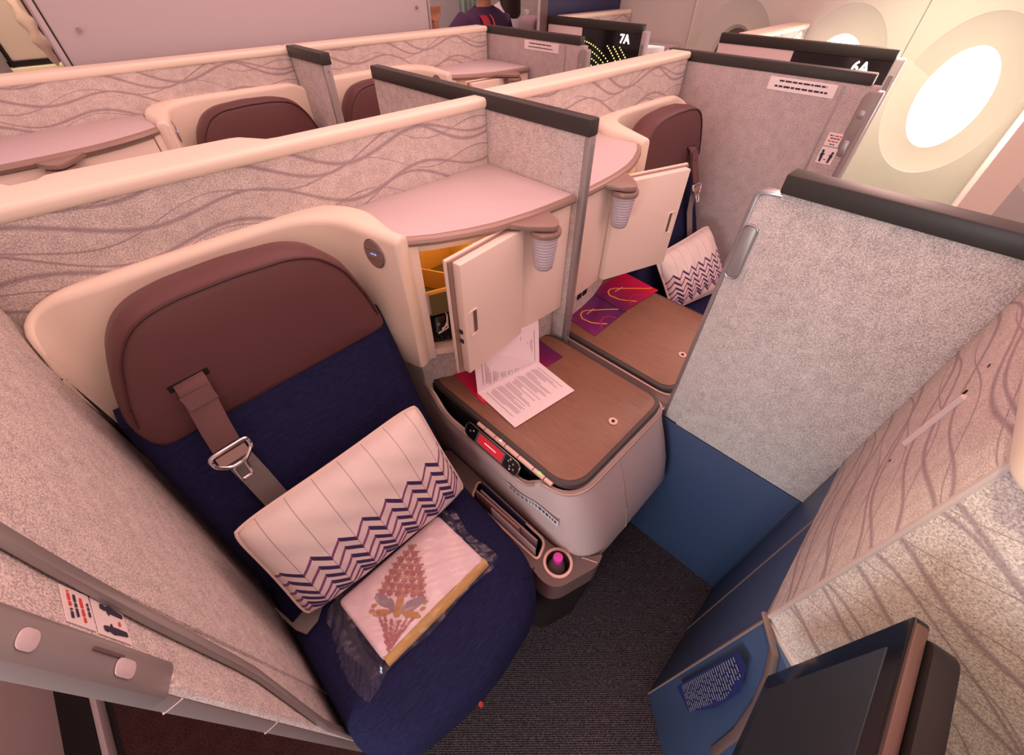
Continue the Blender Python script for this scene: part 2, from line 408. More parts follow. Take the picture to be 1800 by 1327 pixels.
# right cabin sidewall with window reveals
WX = 2.35
WIN = [(-.41, 1), (.152, 1), (.71, 1), (1.275, 0)]
def sidewall():
    bm = bmesh.new(); z0, z1 = .40, 1.55; n = 64
    def P(y, z): return (WX+.10*max(0, .55-z)+.05*max(0, z-1.2)**1.5*0, y, z)
    edges = []
    for i, (yc, op) in enumerate(WIN):
        ya, yb = yc-.28, yc+.28
        edges.append((ya, yb)); zc = .968
        rect, outer, mid, inner, back = [], [], [], [], []
        for j in range(n):
            t = 2*PI*j/n; c, s = math.cos(t), math.sin(t)
            a = math.atan2(s*.31, c*.235)
            k = 1/max(abs(math.cos(a))/.28, abs(math.sin(a))/((z1-zc) if s > 0 else (zc-z0)))
            rect.append(bm.verts.new((WX, yc+k*math.cos(a), zc+k*math.sin(a))))
            sq = .06*s*s
            outer.append(bm.verts.new((WX, yc+.235*c, zc+.325*s)))
            mid.append(bm.verts.new((WX+.003, yc+.231*c, zc+.321*s)))
            inner.append(bm.verts.new((WX+.010, yc+.135*c, zc+.207*s)))
            back.append(bm.verts.new((WX+.030, yc+.118*c, zc+.189*s)))
        for A, B in ((rect, outer), (outer, mid), (mid, inner), (inner, back)):
            for j in range(n): bm.faces.new((A[j], A[(j+1) % n], B[(j+1) % n], B[j]))
    def flat(y0, y1, za, zb):
        vs = [bm.verts.new((WX, y, z)) for y, z in ((y0, za), (y1, za), (y1, zb), (y0, zb))]; bm.faces.new(vs)
    flat(-2.2, WIN[0][0]-.28, z0, z1); flat(WIN[-1][0]+.28, 5.2, z0, z1)
    for (a, b), (c, d) in zip(edges, edges[1:]):
        if c > b: flat(b, c, z0, z1)
    flat(-2.2, 5.2, 0, z0)
    vs = [bm.verts.new(p) for p in ((WX, -2.2, z1), (WX, 5.2, z1), (WX-.25, 5.2, 2.35), (WX-.25, -2.2, 2.35))]; bm.faces.new(vs)
    bmesh.ops.remove_doubles(bm, verts=bm.verts, dist=1e-5); return bm
build('wall_right', sidewall(), 'side', kind='structure', world=True, recalc=False)
M_['darkpane'] = plain('dimmed_pane', (.16, .12, .13), .2)
for i, (yc, op) in enumerate(WIN):
    bm = prism([(yc+.119*math.cos(2*PI*j/48), .968+.19*math.sin(2*PI*j/48)) for j in range(48)], WX+.029, WX+.035, 'x')
    o = build('window_%d' % (i+1), bm, 'pane' if op else 'darkpane', kind='structure', world=True)
    if i == 3:
        bm = bmesh.new()
        poly3(bm, [(-.007, 0), (.007, 0), (0, .014)], (WX+.03, yc+.0, 1.245), (0, -1, 0), (0, 0, 1), .001)
        poly3(bm, [(-.007, 0), (0, -.014), (.007, 0)], (WX+.03, yc+.0, 1.237), (0, -1, 0), (0, 0, 1), .001)
        build('dimmer_lights', bm, 'white', o, world=True)
build('trim_1', tube([(WX-.002, 1.56, .4), (WX-.002, 1.56, 1.55), (WX-.2, 1.56, 2.2)], .008, 6), 'side', kind='structure', world=True)
build('trim_2', tube([(WX+.001, .433, .4), (WX+.001, .433, 1.55), (WX-.2, .433, 2.2)], .002, 6), 'mauve', kind='structure', world=True)
# bulkheads behind row 7
bk = build('wall_back', box(-.632, .757, 2.10, 2.16, 0, 2.35), 'mauve', kind='structure', world=True, bevel=.004)
for x, z in ((-.568, 1.279), (.694, 1.278)):
    build('stud', tube([(x, 2.101, z), (x, 2.088, z)], .006, 12), 'bronze', bk, world=True)
build('edge_trim', box(.757, .768, 2.095, 2.165, 0, 2.35), 'frame', bk, world=True)
build('edge_trim', box(-.650, -.635, 2.095, 2.165, 0, 2.35), 'mauve', bk, bevel=.003, world=True)
build('edge_line', box(-.6355, -.632, 2.0965, 2.10, 0, 2.35), 'black', bk, world=True)
wb = build('wall_back_right', box(1.60, 2.35, 2.10, 2.15, 0, 2.35), 'navyd', kind='structure', world=True, bevel=.004)
build('edge_trim', box(1.519, 1.535, 2.09, 2.097, 0, 2.35), 'mauve', wb, world=True)
build('bulkhead_edge_panel', box(1.535, 1.60, 2.09, 2.11, 0, 2.35), 'pod', wb, world=True)
build('wall_back_far', box(-.6, 2.35, 3.5, 3.56, 0, 2.35), plain('pale_grey_panel', (.80, .84, .84), .5), kind='structure', world=True)
build('wall_left', box(-2.75, -2.7, -.2, 5.2, 0, 2.35), 'side', kind='structure', world=True)
# galley cupboard seen down the left aisle
gc = thing('galley_cabinet', 'cream galley door with a dark gasket, top left beyond the pink bulkhead', 'cabinet', (-.8, 3.0, 0))
build('door', box(-1.10, -.60, 3.0, 3.04, 1.125, 2.1), 'cream', gc, bevel=.006, world=True)
build('gasket', box(-.757, -.60, 2.992, 3.0, 1.108, 1.125), 'black', gc, world=True)
build('gasket', tube([(-.752, 2.99, 1.11), (-.752, 2.99, 2.1)], .008, 6), 'black', gc, world=True)
build('sill', box(-.80, -.58, 2.97, 3.04, 1.075, 1.106), plain('bright_sill', (.95, .90, .62), .4), gc, bevel=.004, world=True)
build('frame_post', box(-.86, -.765, 2.96, 3.04, .2, 2.1), 'frame', gc, bevel=.004, world=True)
build('body', box(-1.10, -.58, 3.04, 3.5, 0, 2.1), 'pod', gc, world=True)
bm = grid(lambda u, v: (-.618+.024*math.sin(v*PI)**.6*(1+.25*math.sin(v*23))*math.cos(u*2*PI)-.020*v, 2.86+.03*math.sin(u*2*PI)*math.sin(v*PI), 1.11+.24*v), 12, 14, closeu=True)
build('plastic_bag', bm, plain('peach_bag_plastic', (.95, .72, .58), .3, bump=(60, 1), vary=.25), label='crumpled peach plastic bag hanging beside the cream galley door', cat='bag', world=True)
# ================================================================== LONGITUDINAL PANELS
def sticker(parent, origin, ax, ay, w, h, mat='label', name='sticker', label=None):
    bm = bmesh.new(); quadslab(bm, origin, ax, ay, w, h, .0006); return build(name, bm, mat, parent, label=label, world=True)
def words(parent, rows, origin, ax, ay, mat, name='printed_text'):
    """rows: (x start, x end, y, height): broken into word-like dashes"""
    bm = bmesh.new(); ax = Vector(ax).normalized(); ay = Vector(ay).normalized(); n = ax.cross(ay)
    for (x0, x1, y, h) in rows:
        x = x0
        while x < x1:
            w = min(random.uniform(1.5, 4.5)*h, x1-x)
            if w > .3*h: quadslab(bm, Vector(origin)+ax*(x+w/2)+ay*y+n*.0008, ax, ay, w, h, .0003)
            x += w+h*.7
    return build(name, bm, mat, parent, world=True)
def figure(parent, origin, ax, ay, s, mat='inkb', flip=1):
    """small standing pictogram of a person"""
    pts = [(-.12, 1), (.10, 1), (.14, .82), (.08, .74), (.30, .66), (.30, .62), (.15, .60), (.15, .42), (.10, 0), (-.12, 0), (-.16, .40), (-.22, .62), (-.10, .78), (-.16, .88)]
    return build('pictogram', poly3(bmesh.new(), [(p[0]*s*flip*.72, p[1]*s) for p in (pts if flip > 0 else pts[::-1])], origin, ax, ay, .0005), mat, parent, world=True)
def warn_label(parent, c, ax, ay, k=1.0):
    c = Vector(c); ax = Vector(ax); ay = Vector(ay); n = ax.cross(ay)
    sticker(parent, c+ay*.026*k, ax, ay, .048*k, .040*k, 'label'); sticker(parent, c-ay*.024*k, ax, ay, .050*k, .052*k, 'label')
    o = c+n*.0004
    words(parent, [(-.018*k, -.006*k, .038*k, .0032*k), (-.014*k, .016*k, .030*k, .003*k), (-.008*k, .010*k, .012*k, .0026*k)], o, ax, ay, 'inkb')
    words(parent, [(-.002*k, .018*k, .038*k, .0032*k), (-.018*k, .014*k, .021*k, .0032*k)], o, ax, ay, 'inkr')
    figure(parent, o-ay*.045*k-ax*.013*k+n*.0006, (ax+ay*.06), (ay-ax*.06), .038*k, flip=1); figure(parent, o-ay*.045*k+ax*.012*k+n*.0006, (ax-ay*.1), (ay+ax*.1), .036*k, flip=-1)
    words(parent, [(-.004*k, .004*k, -.036*k, .003*k)], o, ax, ay, 'inkr')
def cappiece(par, x, y0, y1, w=.0175, z0=1.176, z1=1.206):
    build('top_cap', box(x-w, x+w, y0, y1, z0, z1), 'cap', par, bevel=.0035, seg=2, world=True)
def door(x, y0, y1, label, grp, inner=-1, side_cap=True, strip_=False):
    """aisle door panel in plane x, leading edge at y0; inner = side (-1 / +1) that faces the suite"""
    d = thing('suite_door', label, 'door', (x, (y0+y1)/2, 0), grp)
    hx = .015
    build('fabric_panel', box(x-hx, x+hx, y0+.012, y1, .03, 1.177), 'fabric_shaded', d, bevel=.003, world=True)
    xi = x+inner*hx
    # leading edge channel and latch plate
    build('leading_edge', prism(rpoly([(y0-.004, .03), (y0+.013, .03), (y0+.013, .985), (y0+.022, .99), (y0+.040, 1.01), (y0+.040, 1.15), (y0+.030, 1.166), (y0-.004, 1.166)], .006), x-hx-.0025, x+hx+.0025, 'x'), 'frame', d, bevel=.003, world=True)
    c = xi+inner*.003
    for zc, hh in ((1.01, .024), (1.105, .012)):
        pts = rrect(-.010, .010, -hh, hh, .0095, 6)
        bm = poly3(bmesh.new(), pts if inner < 0 else pts[::-1], (c, y0+.022, zc), (0, 1, 0), (0, 0, 1), .003)
        build('finger_pull', bm, 'alu', d, bevel=.002, world=True)
    if side_cap: cappiece(d, x, y0+.035, y1)
    return d
FWD = (0, -1, 0)
# left aisle door (seen from inside, close to the camera)
dl = thing('suite_door', 'grey wool suite door at far left with a warning sticker, beside the near seat', 'door', (-.985, .55, 0), 'suite doors on the aisles')
build('fabric_panel', box(-1.0, -.972, .36, .862, .03, 1.172), 'fabric', dl, bevel=.003, world=True)
build('sliding_leaf', box(-1.0, -.976, .284, .362, .03, 1.166), 'fabric', dl, bevel=.003, world=True)
tp = [(-.971, .358, 1.166), (-.971, .349, 1.10), (-.971, .338, .98), (-.971, .328, .80), (-.971, .322, .745), (-.971, .285, .60), (-.971, .268, .53), (-.971, .264, .40), (-.971, .264, .05)]
build('sliding_trim', strip(tp, .017, .007, (0, 1, 0)), 'frame', dl, bevel=.0015, world=True)
build('leading_edge', box(-1.001, -.9845, .268, .284, .03, 1.166), 'frame', dl, bevel=.002, seg=2, world=True)
build('inner_edge', box(-.9845, -.9755, .2685, .284, .03, .955), 'fabric', dl, bevel=.001, world=True)
build('latch_plate', prism([(-1.0005, .2675), (-.986, .2645), (-.9735, .287), (-.9735, .294), (-1.0005, .294)], .955, 1.166), 'frame', dl, bevel=.002, seg=2, world=True)
chx = Vector((.4857, .8741, 0)); chn = Vector((.8741, -.4857, 0))
for zc, hh in ((1.022, .012), (1.120, .0085)):
    cc_ = Vector((-.9795, .2762, zc))+chn*.0006
    build('finger_pull', poly3(bmesh.new(), rrect(-.0068, .0068, -hh, hh, .0066, 8), cc_, chx, (0, 0, 1), .0012), 'pull', dl, bevel=.0008, world=True)
build('slot_line', poly3(bmesh.new(), rrect(-.0012, .0012, -.018, .018, .0011, 4), Vector((-.9760, .2825, 1.045))+chn*.0006, chx, (0, 0, 1), .0008), 'pod', dl, world=True)
for zc in (.93, .70): build('joint_line', box(-1.0015, -.984, .2675, .2842, zc, zc+.0012), 'paper', dl, world=True)
warn_label(dl, (-.9755, .3185, 1.05), (0, 1, 0), (0, 0, 1), .78)
cappiece(dl, -.986, .30, .862)
# right aisle doors
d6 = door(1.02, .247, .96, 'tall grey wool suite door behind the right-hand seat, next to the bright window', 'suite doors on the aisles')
build('sliding_seam', box(1.002, 1.0045, .344, .348, .03, 1.17), 'alu', d6, world=True)
sticker(d6, (1.0045, .467, 1.150), FWD, (0, 0, 1), .205, .036); o6 = (1.0040, .467, 1.150)
words(d6, [(-.07, .075, .009, .0045), (-.08, .085, -.006, .005)], o6, FWD, (0, 0, 1), 'inkb')
warn_label(d6, (1.0045, .305, 1.003), FWD, (0, 0, 1), .95)
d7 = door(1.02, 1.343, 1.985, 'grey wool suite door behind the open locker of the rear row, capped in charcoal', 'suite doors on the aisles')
build('sliding_seam', box(1.002, 1.0045, 1.453, 1.457, .03, 1.17), 'alu', d7, world=True)
sticker(d7, (1.0045, 1.60, 1.155), FWD, (0, 0, 1), .21, .034); words(d7, [(-.075, .06, .007, .004), (-.08, .07, -.006, .003)], (1.004, 1.60, 1.155), FWD, (0, 0, 1), 'inkb')
# outer suite doors with lit seat numbers
def outer(y0, y1, ys, num, label):
    d = thing('suite_door', label, 'door', (1.615, (y0+y1)/2, 0), 'suite doors on the aisles')
    build('dark_panel', box(1.603, 1.63, y0, ys, .03, 1.172), 'gloss', d, bevel=.002, world=True)
    build('pink_panel', box(1.600, 1.63, ys, y1, .03, 1.170), 'dustpink', d, bevel=.002, world=True)
    cappiece(d, 1.615, y0, y1, .019, 1.17, 1.206)
    e = build('leading_edge', box(1.598, 1.634, y0-.032, y0, .03, 1.182), 'mauve', d, bevel=.007, seg=3, world=True)
    build('finger_pull', poly3(bmesh.new(), rrect(-.008, .008, -.05, .05, .0078, 5), (1.597, y0-.016, 1.08), FWD, (0, 0, 1), .002), 'alu', d, world=True)
    text('seat_number', num, .052, (1.6020, y0+.098, 1.140), FWD, (0, 0, 1), 'white', d, .001, 'lit white seat number '+num)
    bm = bmesh.new()
    dots = [(y0+.372-.0155*k, 1.114-.030*r-.0008*k-.00045*k*k) for r in range(8) for k in range(15)]
    dots += [(y0+.200-.040*q-.0105*k, 1.104-.0085*k-.0002*k*k) for q in range(3) for k in range(9-q)]
    for yy, zz in dots:
        if yy < y0+.012 or yy > ys-.006 or zz < .80: continue
        poly3(bm, [(.0031*math.cos(a*PI/4), .0031*math.sin(a*PI/4)) for a in range(8)], (1.6015, yy, zz), FWD, (0, 0, 1), .0012)
    build('light_dots', bm, 'yled', d, world=True); return d
outer(.343, 1.035, .705, '6A', 'black and pink window-suite door lit with the number 6A')
outer(1.447, 2.08, 1.83, '7A', 'black and pink window-suite door lit with the number 7A and yellow dots')
# centre dividers
dc = thing('centre_divider', 'wool centre divider at right with green-black cap and slot handle, over the navy kick panel', 'divider', (0, -.3, 0), 'centre dividers')
build('fabric_panel', box(-.011, .011, -.95, .166, .575, 1.18), 'fabric', dc, bevel=.002, world=True)
build('leading_leaf', prism(rpoly([(.10, .577), (.206, .577), (.206, 1.170), (.10, 1.170)], [0, .004, .022, 0]), -.0085, .0085, 'x'), 'fabric', dc, bevel=.002, world=True)
build('edge_trim', prism(rpoly([(.199, .577), (.208, .577), (.208, 1.005), (.208, 1.173), (.165, 1.173), (.165, 1.168), (.199, 1.166)], [0, 0, 0, .02, 0, 0, .014]), -.010, .010, 'x'), 'alu', dc, bevel=.001, world=True)
build('handle_recess', poly3(bmesh.new(), rrect(-.013, .013, -.052, .052, .0125, 8)[::-1], (-.0078, .190, 1.062), (0, 1, 0), (0, 0, 1), .0075), 'frame', dc, bevel=.002, world=True)
build('handle', poly3(bmesh.new(), rrect(-.011, .011, -.050, .050, .0107, 8)[::-1], (-.0113, .189, 1.062), (0, 1, 0), (0, 0, 1), .0025), 'frame', dc, bevel=.001, world=True)
build('handle_rim', tube([(-.0108, .189+a_, 1.062+b_) for a_, b_ in rrect(-.0125, .0125, -.052, .052, .012, 8)], .0018, 8, True), 'alu', dc, world=True)
build('top_cap', box(-.0205, .0205, -.95, .170, 1.177, 1.207), 'cap', dc, bevel=.0035, seg=2, world=True)
dr = thing('centre_divider', 'wool centre divider between the two lockers with a long charcoal cap', 'divider', (0, .95, 0), 'centre dividers')
build('fabric_panel', box(-.011, .011, .566, 1.377, .60, 1.181), 'fabric', dr, bevel=.002, world=True)
build('edge_trim', box(-.0118, .0118, .553, .567, .60, 1.181), 'frame', dr, bevel=.003, world=True)
build('edge_trim', box(-.0055, .0055, .5515, .5535, .62, 1.165), 'alu', dr, world=True)
build('top_cap', box(-.0155, .0155, .553, 1.378, 1.180, 1.213), 'cap', dr, bevel=.0035, seg=2, world=True)
d3 = thing('centre_divider', 'short rear-row centre divider end post with charcoal cap between two maroon headrests', 'divider', (0, 1.8, 0), 'centre dividers')
build('fabric_panel', box(-.011, .011, 1.702, 1.945, .60, 1.179), 'fabric', d3, bevel=.002, world=True)
build('edge_trim', box(-.014, .014, 1.688, 1.703, .60, 1.179), 'frame', d3, bevel=.003, world=True)
build('pin', lathe([(.004, 1.160), (.004, 1.1605)], (0, 1.6875), 10), 'inkb', d3, world=True)
build('top_cap', box(-.0185, .0185, 1.685, 1.945, 1.178, 1.212), 'cap', d3, bevel=.0035, seg=2, world=True)
# low navy kick wall under the centre divider
kw = thing('kick_panel', 'smooth navy blue kick panel under the right-hand divider, standing on the carpet', 'panel', (0, -.05, 0))
build('panel', box(-.012, .012, -.95, .22, 0, .572), 'navyp', kw, bevel=.002, world=True)
build('top_rail', box(-.012, .012, .2095, .26, .572, .592), 'chrome', kw, bevel=.003, world=True)
build('seam', box(-.0125, .0125, -.1502, -.149, 0, .572), 'black', kw, world=True)
# ================================================================== REAR PARTITIONS (wave fabric)
def partition(ox, oy, m, label, name='rear_partition', z0=.5, steps=True, x0=-1.0, x1=-.012):
    TF[:] = [ox, oy, m]
    p = thing(name, label, 'partition', (-.5, .9, 0), 'wave patterned partitions behind the seats')
    build('fabric_panel', box(x0+.01, x1, .869, .889, z0, 1.184), 'wave', p, bevel=.002)
    if steps:
        poly = [(x0, .864), (x1+.004, .864), (x1+.004, .912), (-.50, .914), (-.517, .917), (-.548, .962), (-.565, .968), (-.835, .975), (-.847, .958), (-.872, .956), (-.882, .978), (x0, .982)]
    else: poly = [(x0, .864), (x1+.004, .864), (x1+.004, .945), (x0, .945)]
    build('top_cap', prism(poly, 1.183, 1.2055), 'cream', p, bevel=.0085, seg=4)
    build('body', box(x0+.012, x1-.004, .889, .935 if steps else .93, .02, 1.172), 'cream2', p)
    TF[:] = [0, 0, 1]; return p
partition(0, 0, 1, 'wave-patterned partition with cream cap behind the near left seat')
partition(0, 0, -1, 'wave-patterned partition with cream cap behind the right-hand seat', steps=False)
partition(-1.0, 1.08, -1, 'wave-patterned partition of the rear row, left of its centre post', steps=False)
partition(1.0, 1.08, 1, 'wave-patterned partition of the rear row, right of its centre post', steps=False)
# ================================================================== SEATS
def openround(pts, r, n=8):
    out = [Vector(pts[0])]
    for i in range(1, len(pts)-1):
        p, a, b = Vector(pts[i]), Vector(pts[i-1]), Vector(pts[i+1]); rr = min(r, (a-p).length*.49, (b-p).length*.49)
        s, e = p+(a-p).normalized()*rr, p+(b-p).normalized()*rr
        for j in range(n+1):
            t = j/n; out.append(s*(1-t)**2+p*2*t*(1-t)+e*t*t)
    out.append(Vector(pts[-1])); return out
def shell(ox, oy, m, label, grp='cream seat shells'):
    TF[:] = [ox, oy, m]
    s = thing('seat_shell', label, 'seat shell', (-.7, .85, 0), grp)
    path = openround([(-.966, .790), (-.952, .838), (-.57, .852), (-.49, .81), (-.444, .655)], .06, 8)
    # resample
    L = [0]
    for a, b in zip(path, path[1:]): L.append(L[-1]+(b-a).length)
    def at(t):
        d = t*L[-1]
        for i in range(len(L)-1):
            if d <= L[i+1]+1e-9:
                k = (d-L[i])/(L[i+1]-L[i]+1e-9); return path[i].lerp(path[i+1], k), (path[i+1]-path[i]).normalized()
        return path[-1], (path[-1]-path[-2]).normalized()
    bm = bmesh.new(); nu = 70; rows = []
    for i in range(nu+1):
        p, d = at(i/nu); dist = i/nu*L[-1]; nrm = Vector((-d.y, d.x))   # outward (back)
        zt = 1.086
        R = .10
        if dist < R: zt = 1.086-R+math.sqrt(max(0, R*R-(R-dist)**2))
        dr_ = L[-1]-dist
        if dr_ < .22: zt -= .014*(1-dr_/.22)
        zb = .62
        if dr_ < .12: zb = .735-.11*(dr_/.12)**2*0
        if dr_ < .10: zt -= 0
        elif dr_ < .20: zb = .735-(.115)*((dr_-.10)/.10)
        th = .032*min(1, dist/.12)+.004+.038*math.sin(PI*max(0, min(1, (dr_-.03)/.27)))**1.3; r = min(.016, th*.48)
        prof = [(0, zb+.02), (.006, zb+.004), (.016, zb)]
        prof = [(0, zb+.008), (0, zb+.1), (0, (zb+zt)/2), (0, zt-r)]
        prof += [(r-r*math.cos(a*PI/8), zt-r+r*math.sin(a*PI/8)) for a in range(1, 5)]
        prof += [(th-r+r*math.sin(a*PI/8), zt-r+r*math.cos(a*PI/8)) for a in range(0, 5)]
        prof += [(th, zb+.008), (th-.008, zb), (.008, zb)]
        rows.append([bm.verts.new((p.x+nrm.x*o, p.y+nrm.y*o, z)) for o, z in prof])
    k = len(rows[0])
    for A, B in zip(rows, rows[1:]):
        for j in range(k): bm.faces.new((A[j], A[(j+1) % k], B[(j+1) % k], B[j]))
    for row, sg in ((rows[0], 1), (rows[-1], -1)):
        # rounded end
        bm.faces.new(row if sg > 0 else row[::-1])
    endf = [f for f in bm.faces if len(f.verts) == k]
    es = [e for f in endf for e in f.edges]
    bmesh.ops.bevel(bm, geom=es, offset=.008, segments=3, affect='EDGES', profile=.5)
    build('shell', bm, 'cream', s, angle=50)
    # round control button on the wing
    c = Vector((-.4595, .715, 1.030)); nx = Vector((-.97, -.23, 0)).normalized(); ay = Vector((0, 0, 1)); ax = nx.cross(ay)*-1
    def disc(r, off, h, name, mat, par):
        bm = bmesh.new(); lo, hi = [], []
        for j in range(28):
            q = c+(ax*math.cos(2*PI*j/28)*.85+ay*math.sin(2*PI*j/28))*r; lo.append(bm.verts.new(q+nx*off)); hi.append(bm.verts.new(q+nx*(off+h)))
        bm.faces.new(lo[::-1]); bm.faces.new(hi)
        for j in range(28): bm.faces.new((lo[j], lo[(j+1) % 28], hi[(j+1) % 28], hi[j]))
        return build(name, bm, mat, par)
    b = disc(.031, -.004, .008, 'reading_light_switch', 'alu', s); disc(.0275, .004, .0015, 'switch_face', 'bronze', b)
    bm = bmesh.new()
    for zz in (-.009, .010): quadslab(bm, c+nx*.0057+ay*zz, ax, ay, .036, .0018, .0008)
    build('switch_line', bm, 'alu', b)
    bm = bmesh.new()
    for k_ in (-1, 0, 1): quadslab(bm, c+nx*.0057+ax*k_*.0055, ax, ay, .0025, .0025, .0008)
    build('indicator_light', bm, 'bled', b)
    TF[:] = [0, 0, 1]; return s
def seat(ox, oy, m, label, belt=True, grp='passenger seats'):
    TF[:] = [ox, oy, m]
    s = thing('passenger_seat', label, 'seat', (-.72, .5, 0), grp)
    # cushion
    base = rpoly([(-.962, .64), (-.962, .20), (-.90, .145), (-.735, .118), (-.565, .145), (-.502, .225), (-.488, .45), (-.478, .64)], [.02, .05, .10, .2, .08, .06, .1, .02], 6)
    bm = bmesh.new(); rings = []
    for off, z in ((.010, .335), (.0, .355), (-.003, .41), (.0, .445), (.012, .468), (.035, .480), (.09, .486)):
        cx, cy = -.725, .40; ring = []
        for x, y in base:
            v = Vector((x-cx, y-cy)); k = max(0, v.length-off)/v.length; ring.append(bm.verts.new((cx+v.x*k, cy+v.y*k, z)))
        rings.append(ring)
    nb = len(base)
    for A, B in zip(rings, rings[1:]):
        for j in range(nb): bm.faces.new((A[j], A[(j+1) % nb], B[(j+1) % nb], B[j]))
    bm.faces.new(rings[0][::-1]); bm.faces.new(rings[-1])
    build('seat_cushion', bm, 'navy', s, angle=60)
    build('seat_base', prism(rrect(-.955, -.52, .20, .62, .05), 0, .336), 'black', s, bevel=.01)
    # thigh seam
    build('cushion_seam', tube([(-.60, .30, .4862), (-.57, .235, .484), (-.545, .20, .478), (-.515, .205, .470)], .0012, 6), 'navy', s)
    # backrest: slightly cushioned slab
    def back(u, v, f):
        x = -.958+u*(.958-.470); z = .455+v*(.895-.455); y = .545+(z-.47)*.405
        e = min(1, min(u, 1-u)/.10); e = math.sqrt(max(0, 1-(1-e)**2))
        ev = min(1, min(v+.02, 1.02-v)/.06); ev = math.sqrt(max(0, 1-(1-ev)**2))
        return (x, y+(.028*(1-e)+.02*(1-ev)-.012*math.sin(PI*u)*0) if f else y+.085, z)
    bm = bmesh.new(); grid(lambda u, v: back(u, v, 1), 30, 16, bm); n1 = len(bm.verts)
    grid(lambda u, v: back(u, v, 0), 30, 16, bm); bm.verts.ensure_lookup_table()
    def idx(i, j, b): return bm.verts[b*n1+i*17+j]
    per = [(i, 0) for i in range(30)]+[(30, j) for j in range(16)]+[(i, 16) for i in range(30, 0, -1)]+[(0, j) for j in range(16, 0, -1)]
    for a, b in zip(per, per[1:]+per[:1]): bm.faces.new((idx(*a, 0), idx(*b, 0), idx(*b, 1), idx(*a, 1)))
    build('backrest', bm, 'navy', s, angle=60)
    # headrest
    out = [(-.932, .850), (-.943, .905), (-.925, .965), (-.897, 1.030), (-.868, 1.064), (-.838, 1.080), (-.79, 1.089), (-.70, 1.092), (-.61, 1.086), (-.566, 1.070), (-.528, 1.030), (-.502, .965), (-.486, .900), (-.482, .868), (-.60, .860), (-.75, .855)]
    out = rpoly(out, .02, 3); bm = bmesh.new(); rings = []
    cx, cz = -.71, .96
    for off, dy in ((.09, -.003), (.02, .0), (.006, .004), (0, .012), (-.004, .035), (0, .07), (.012, .085)):
        ring = []
        for x, z in out:
            v = Vector((x-cx, z-cz)); k = (v.length-off)/v.length; zz = cz+v.y*k
            zz = max(zz, .855); lean = (zz-.86)*.05
            ring.append(bm.verts.new((cx+v.x*k, .698+dy+lean, zz)))
        rings.append(ring)
    n = len(out)
    for A, B in zip(rings, rings[1:]):
        for j in range(n): bm.faces.new((A[j], A[(j+1) % n], B[(j+1) % n], B[j]))
    bm.faces.new(rings[0][::-1]); bm.faces.new(rings[-1])
    h = build('headrest', bm, 'leather', s, angle=60)
    pts = []
    for x, z in out:
        if z > .90:
            v = Vector((x-cx, z-cz)); k = (v.length-.006)/v.length; zz = cz+v.y*k
            pts.append((cx+v.x*k, .700+(zz-.86)*.05, zz))
    build('piping', tube(pts, .0022, 6), plain('dark_maroon_piping', (.07, .025, .025), .5) if 'piping_d' not in M_ else 'piping_d', h)
    if belt:
        # slot, maroon webbing loop, buckle tongue, grey webbing
        bm = bmesh.new(); quadslab(bm, (-.838, .6995, .956), (1, 0, .08), (0, .05, 1), .062, .012, -.004); build('belt_slot', bm, 'black', h)
        W1 = [(-.838, .703, .958), (-.838, .690, .952), (-.842, .676, .92), (-.848, .662, .88), (-.852, .648, .842)]
        build('shoulder_strap', strip(W1, .046, .006, (1, 0, .1)), 'beltm', s, bevel=.001)
        bm = bmesh.new(); quadslab(bm, (-.8405, .6745, .935), (1, 0, .08), (-.1, .35, 1), .044, .026, -.003); build('strap_patch', bm, 'beltm', s)
        W2 = [(-.852, .652, .838), (-.850, .644, .80), (-.846, .636, .74), (-.842, .610, .67), (-.84, .585, .60)]
        build('grey_strap', strip(W2, .044, .002, (1, 0, .1)), 'beltg', s)
        c = Vector((-.853, .640, .828)); ax = Vector((1, 0, .06)).normalized(); ay = Vector((.04, .38, 1)).normalized(); nn = ax.cross(ay)
        def fr(pts, r, cl=True): return tube([c+ax*a+ay*b for a, b in pts], r, 8, cl, up=(0, -1, 0))
        bk_ = build('belt_tongue', fr(rpoly([(-.032, .010), (.032, .010), (.032, -.008), (.012, -.026), (-.012, -.026), (-.032, -.008)], .008, 4), .0042), 'chrome', s)
        bm = bmesh.new(); quadslab(bm, c+ay*-.006-nn*-.001, ax, ay, .050, .020, .0015); build('tongue_plate', bm, 'bronze', bk_)
        build('tongue_blade', fr(rpoly([(-.010, -.026), (.010, -.026), (.009, -.056), (-.009, -.056)], .004, 3), .0032), 'chrome', bk_)
    TF[:] = [0, 0, 1]; return s
shell(0, 0, 1, 'large cream seat shell wrapping the near left headrest, round switch on its wing')
shell(0, 0, -1, 'cream seat shell around the right-hand seat behind the open locker door')
TZ[0] = .018; shell(-.966, 1.08, -1, 'cream seat shell of the rear row, left of the thin centre post'); TZ[0] = 0
TZ[0] = .018; shell(1.0, 1.08, 1, 'cream seat shell of the rear row, right of the thin centre post'); TZ[0] = 0
s0 = seat(0, 0, 1, 'near left navy fabric seat with maroon headrest carrying the pillow and wrapped blanket')
# waist belt on the near seat
build('waist_strap', strip([(-.955, .505, .50), (-.952, .475, .495), (-.942, .455, .492), (-.915, .462, .491), (-.875, .50, .489), (-.85, .53, .489)], .040, .002, (.25, -1, 0)), 'beltg', s0)
build('pull_tag', box(-.765, -.758, .118, .128, .345, .385), 'inkr', s0)
seat(0, 0, -1, 'right-hand navy seat with maroon headrest, partly behind the open locker door')
seat(-.966, 1.08, -1, 'rear-row seat with maroon headrest just left of the thin centre post', belt=False)
seat(1.0, 1.08, 1, 'rear-row seat with maroon headrest just right of the thin centre post', belt=False)
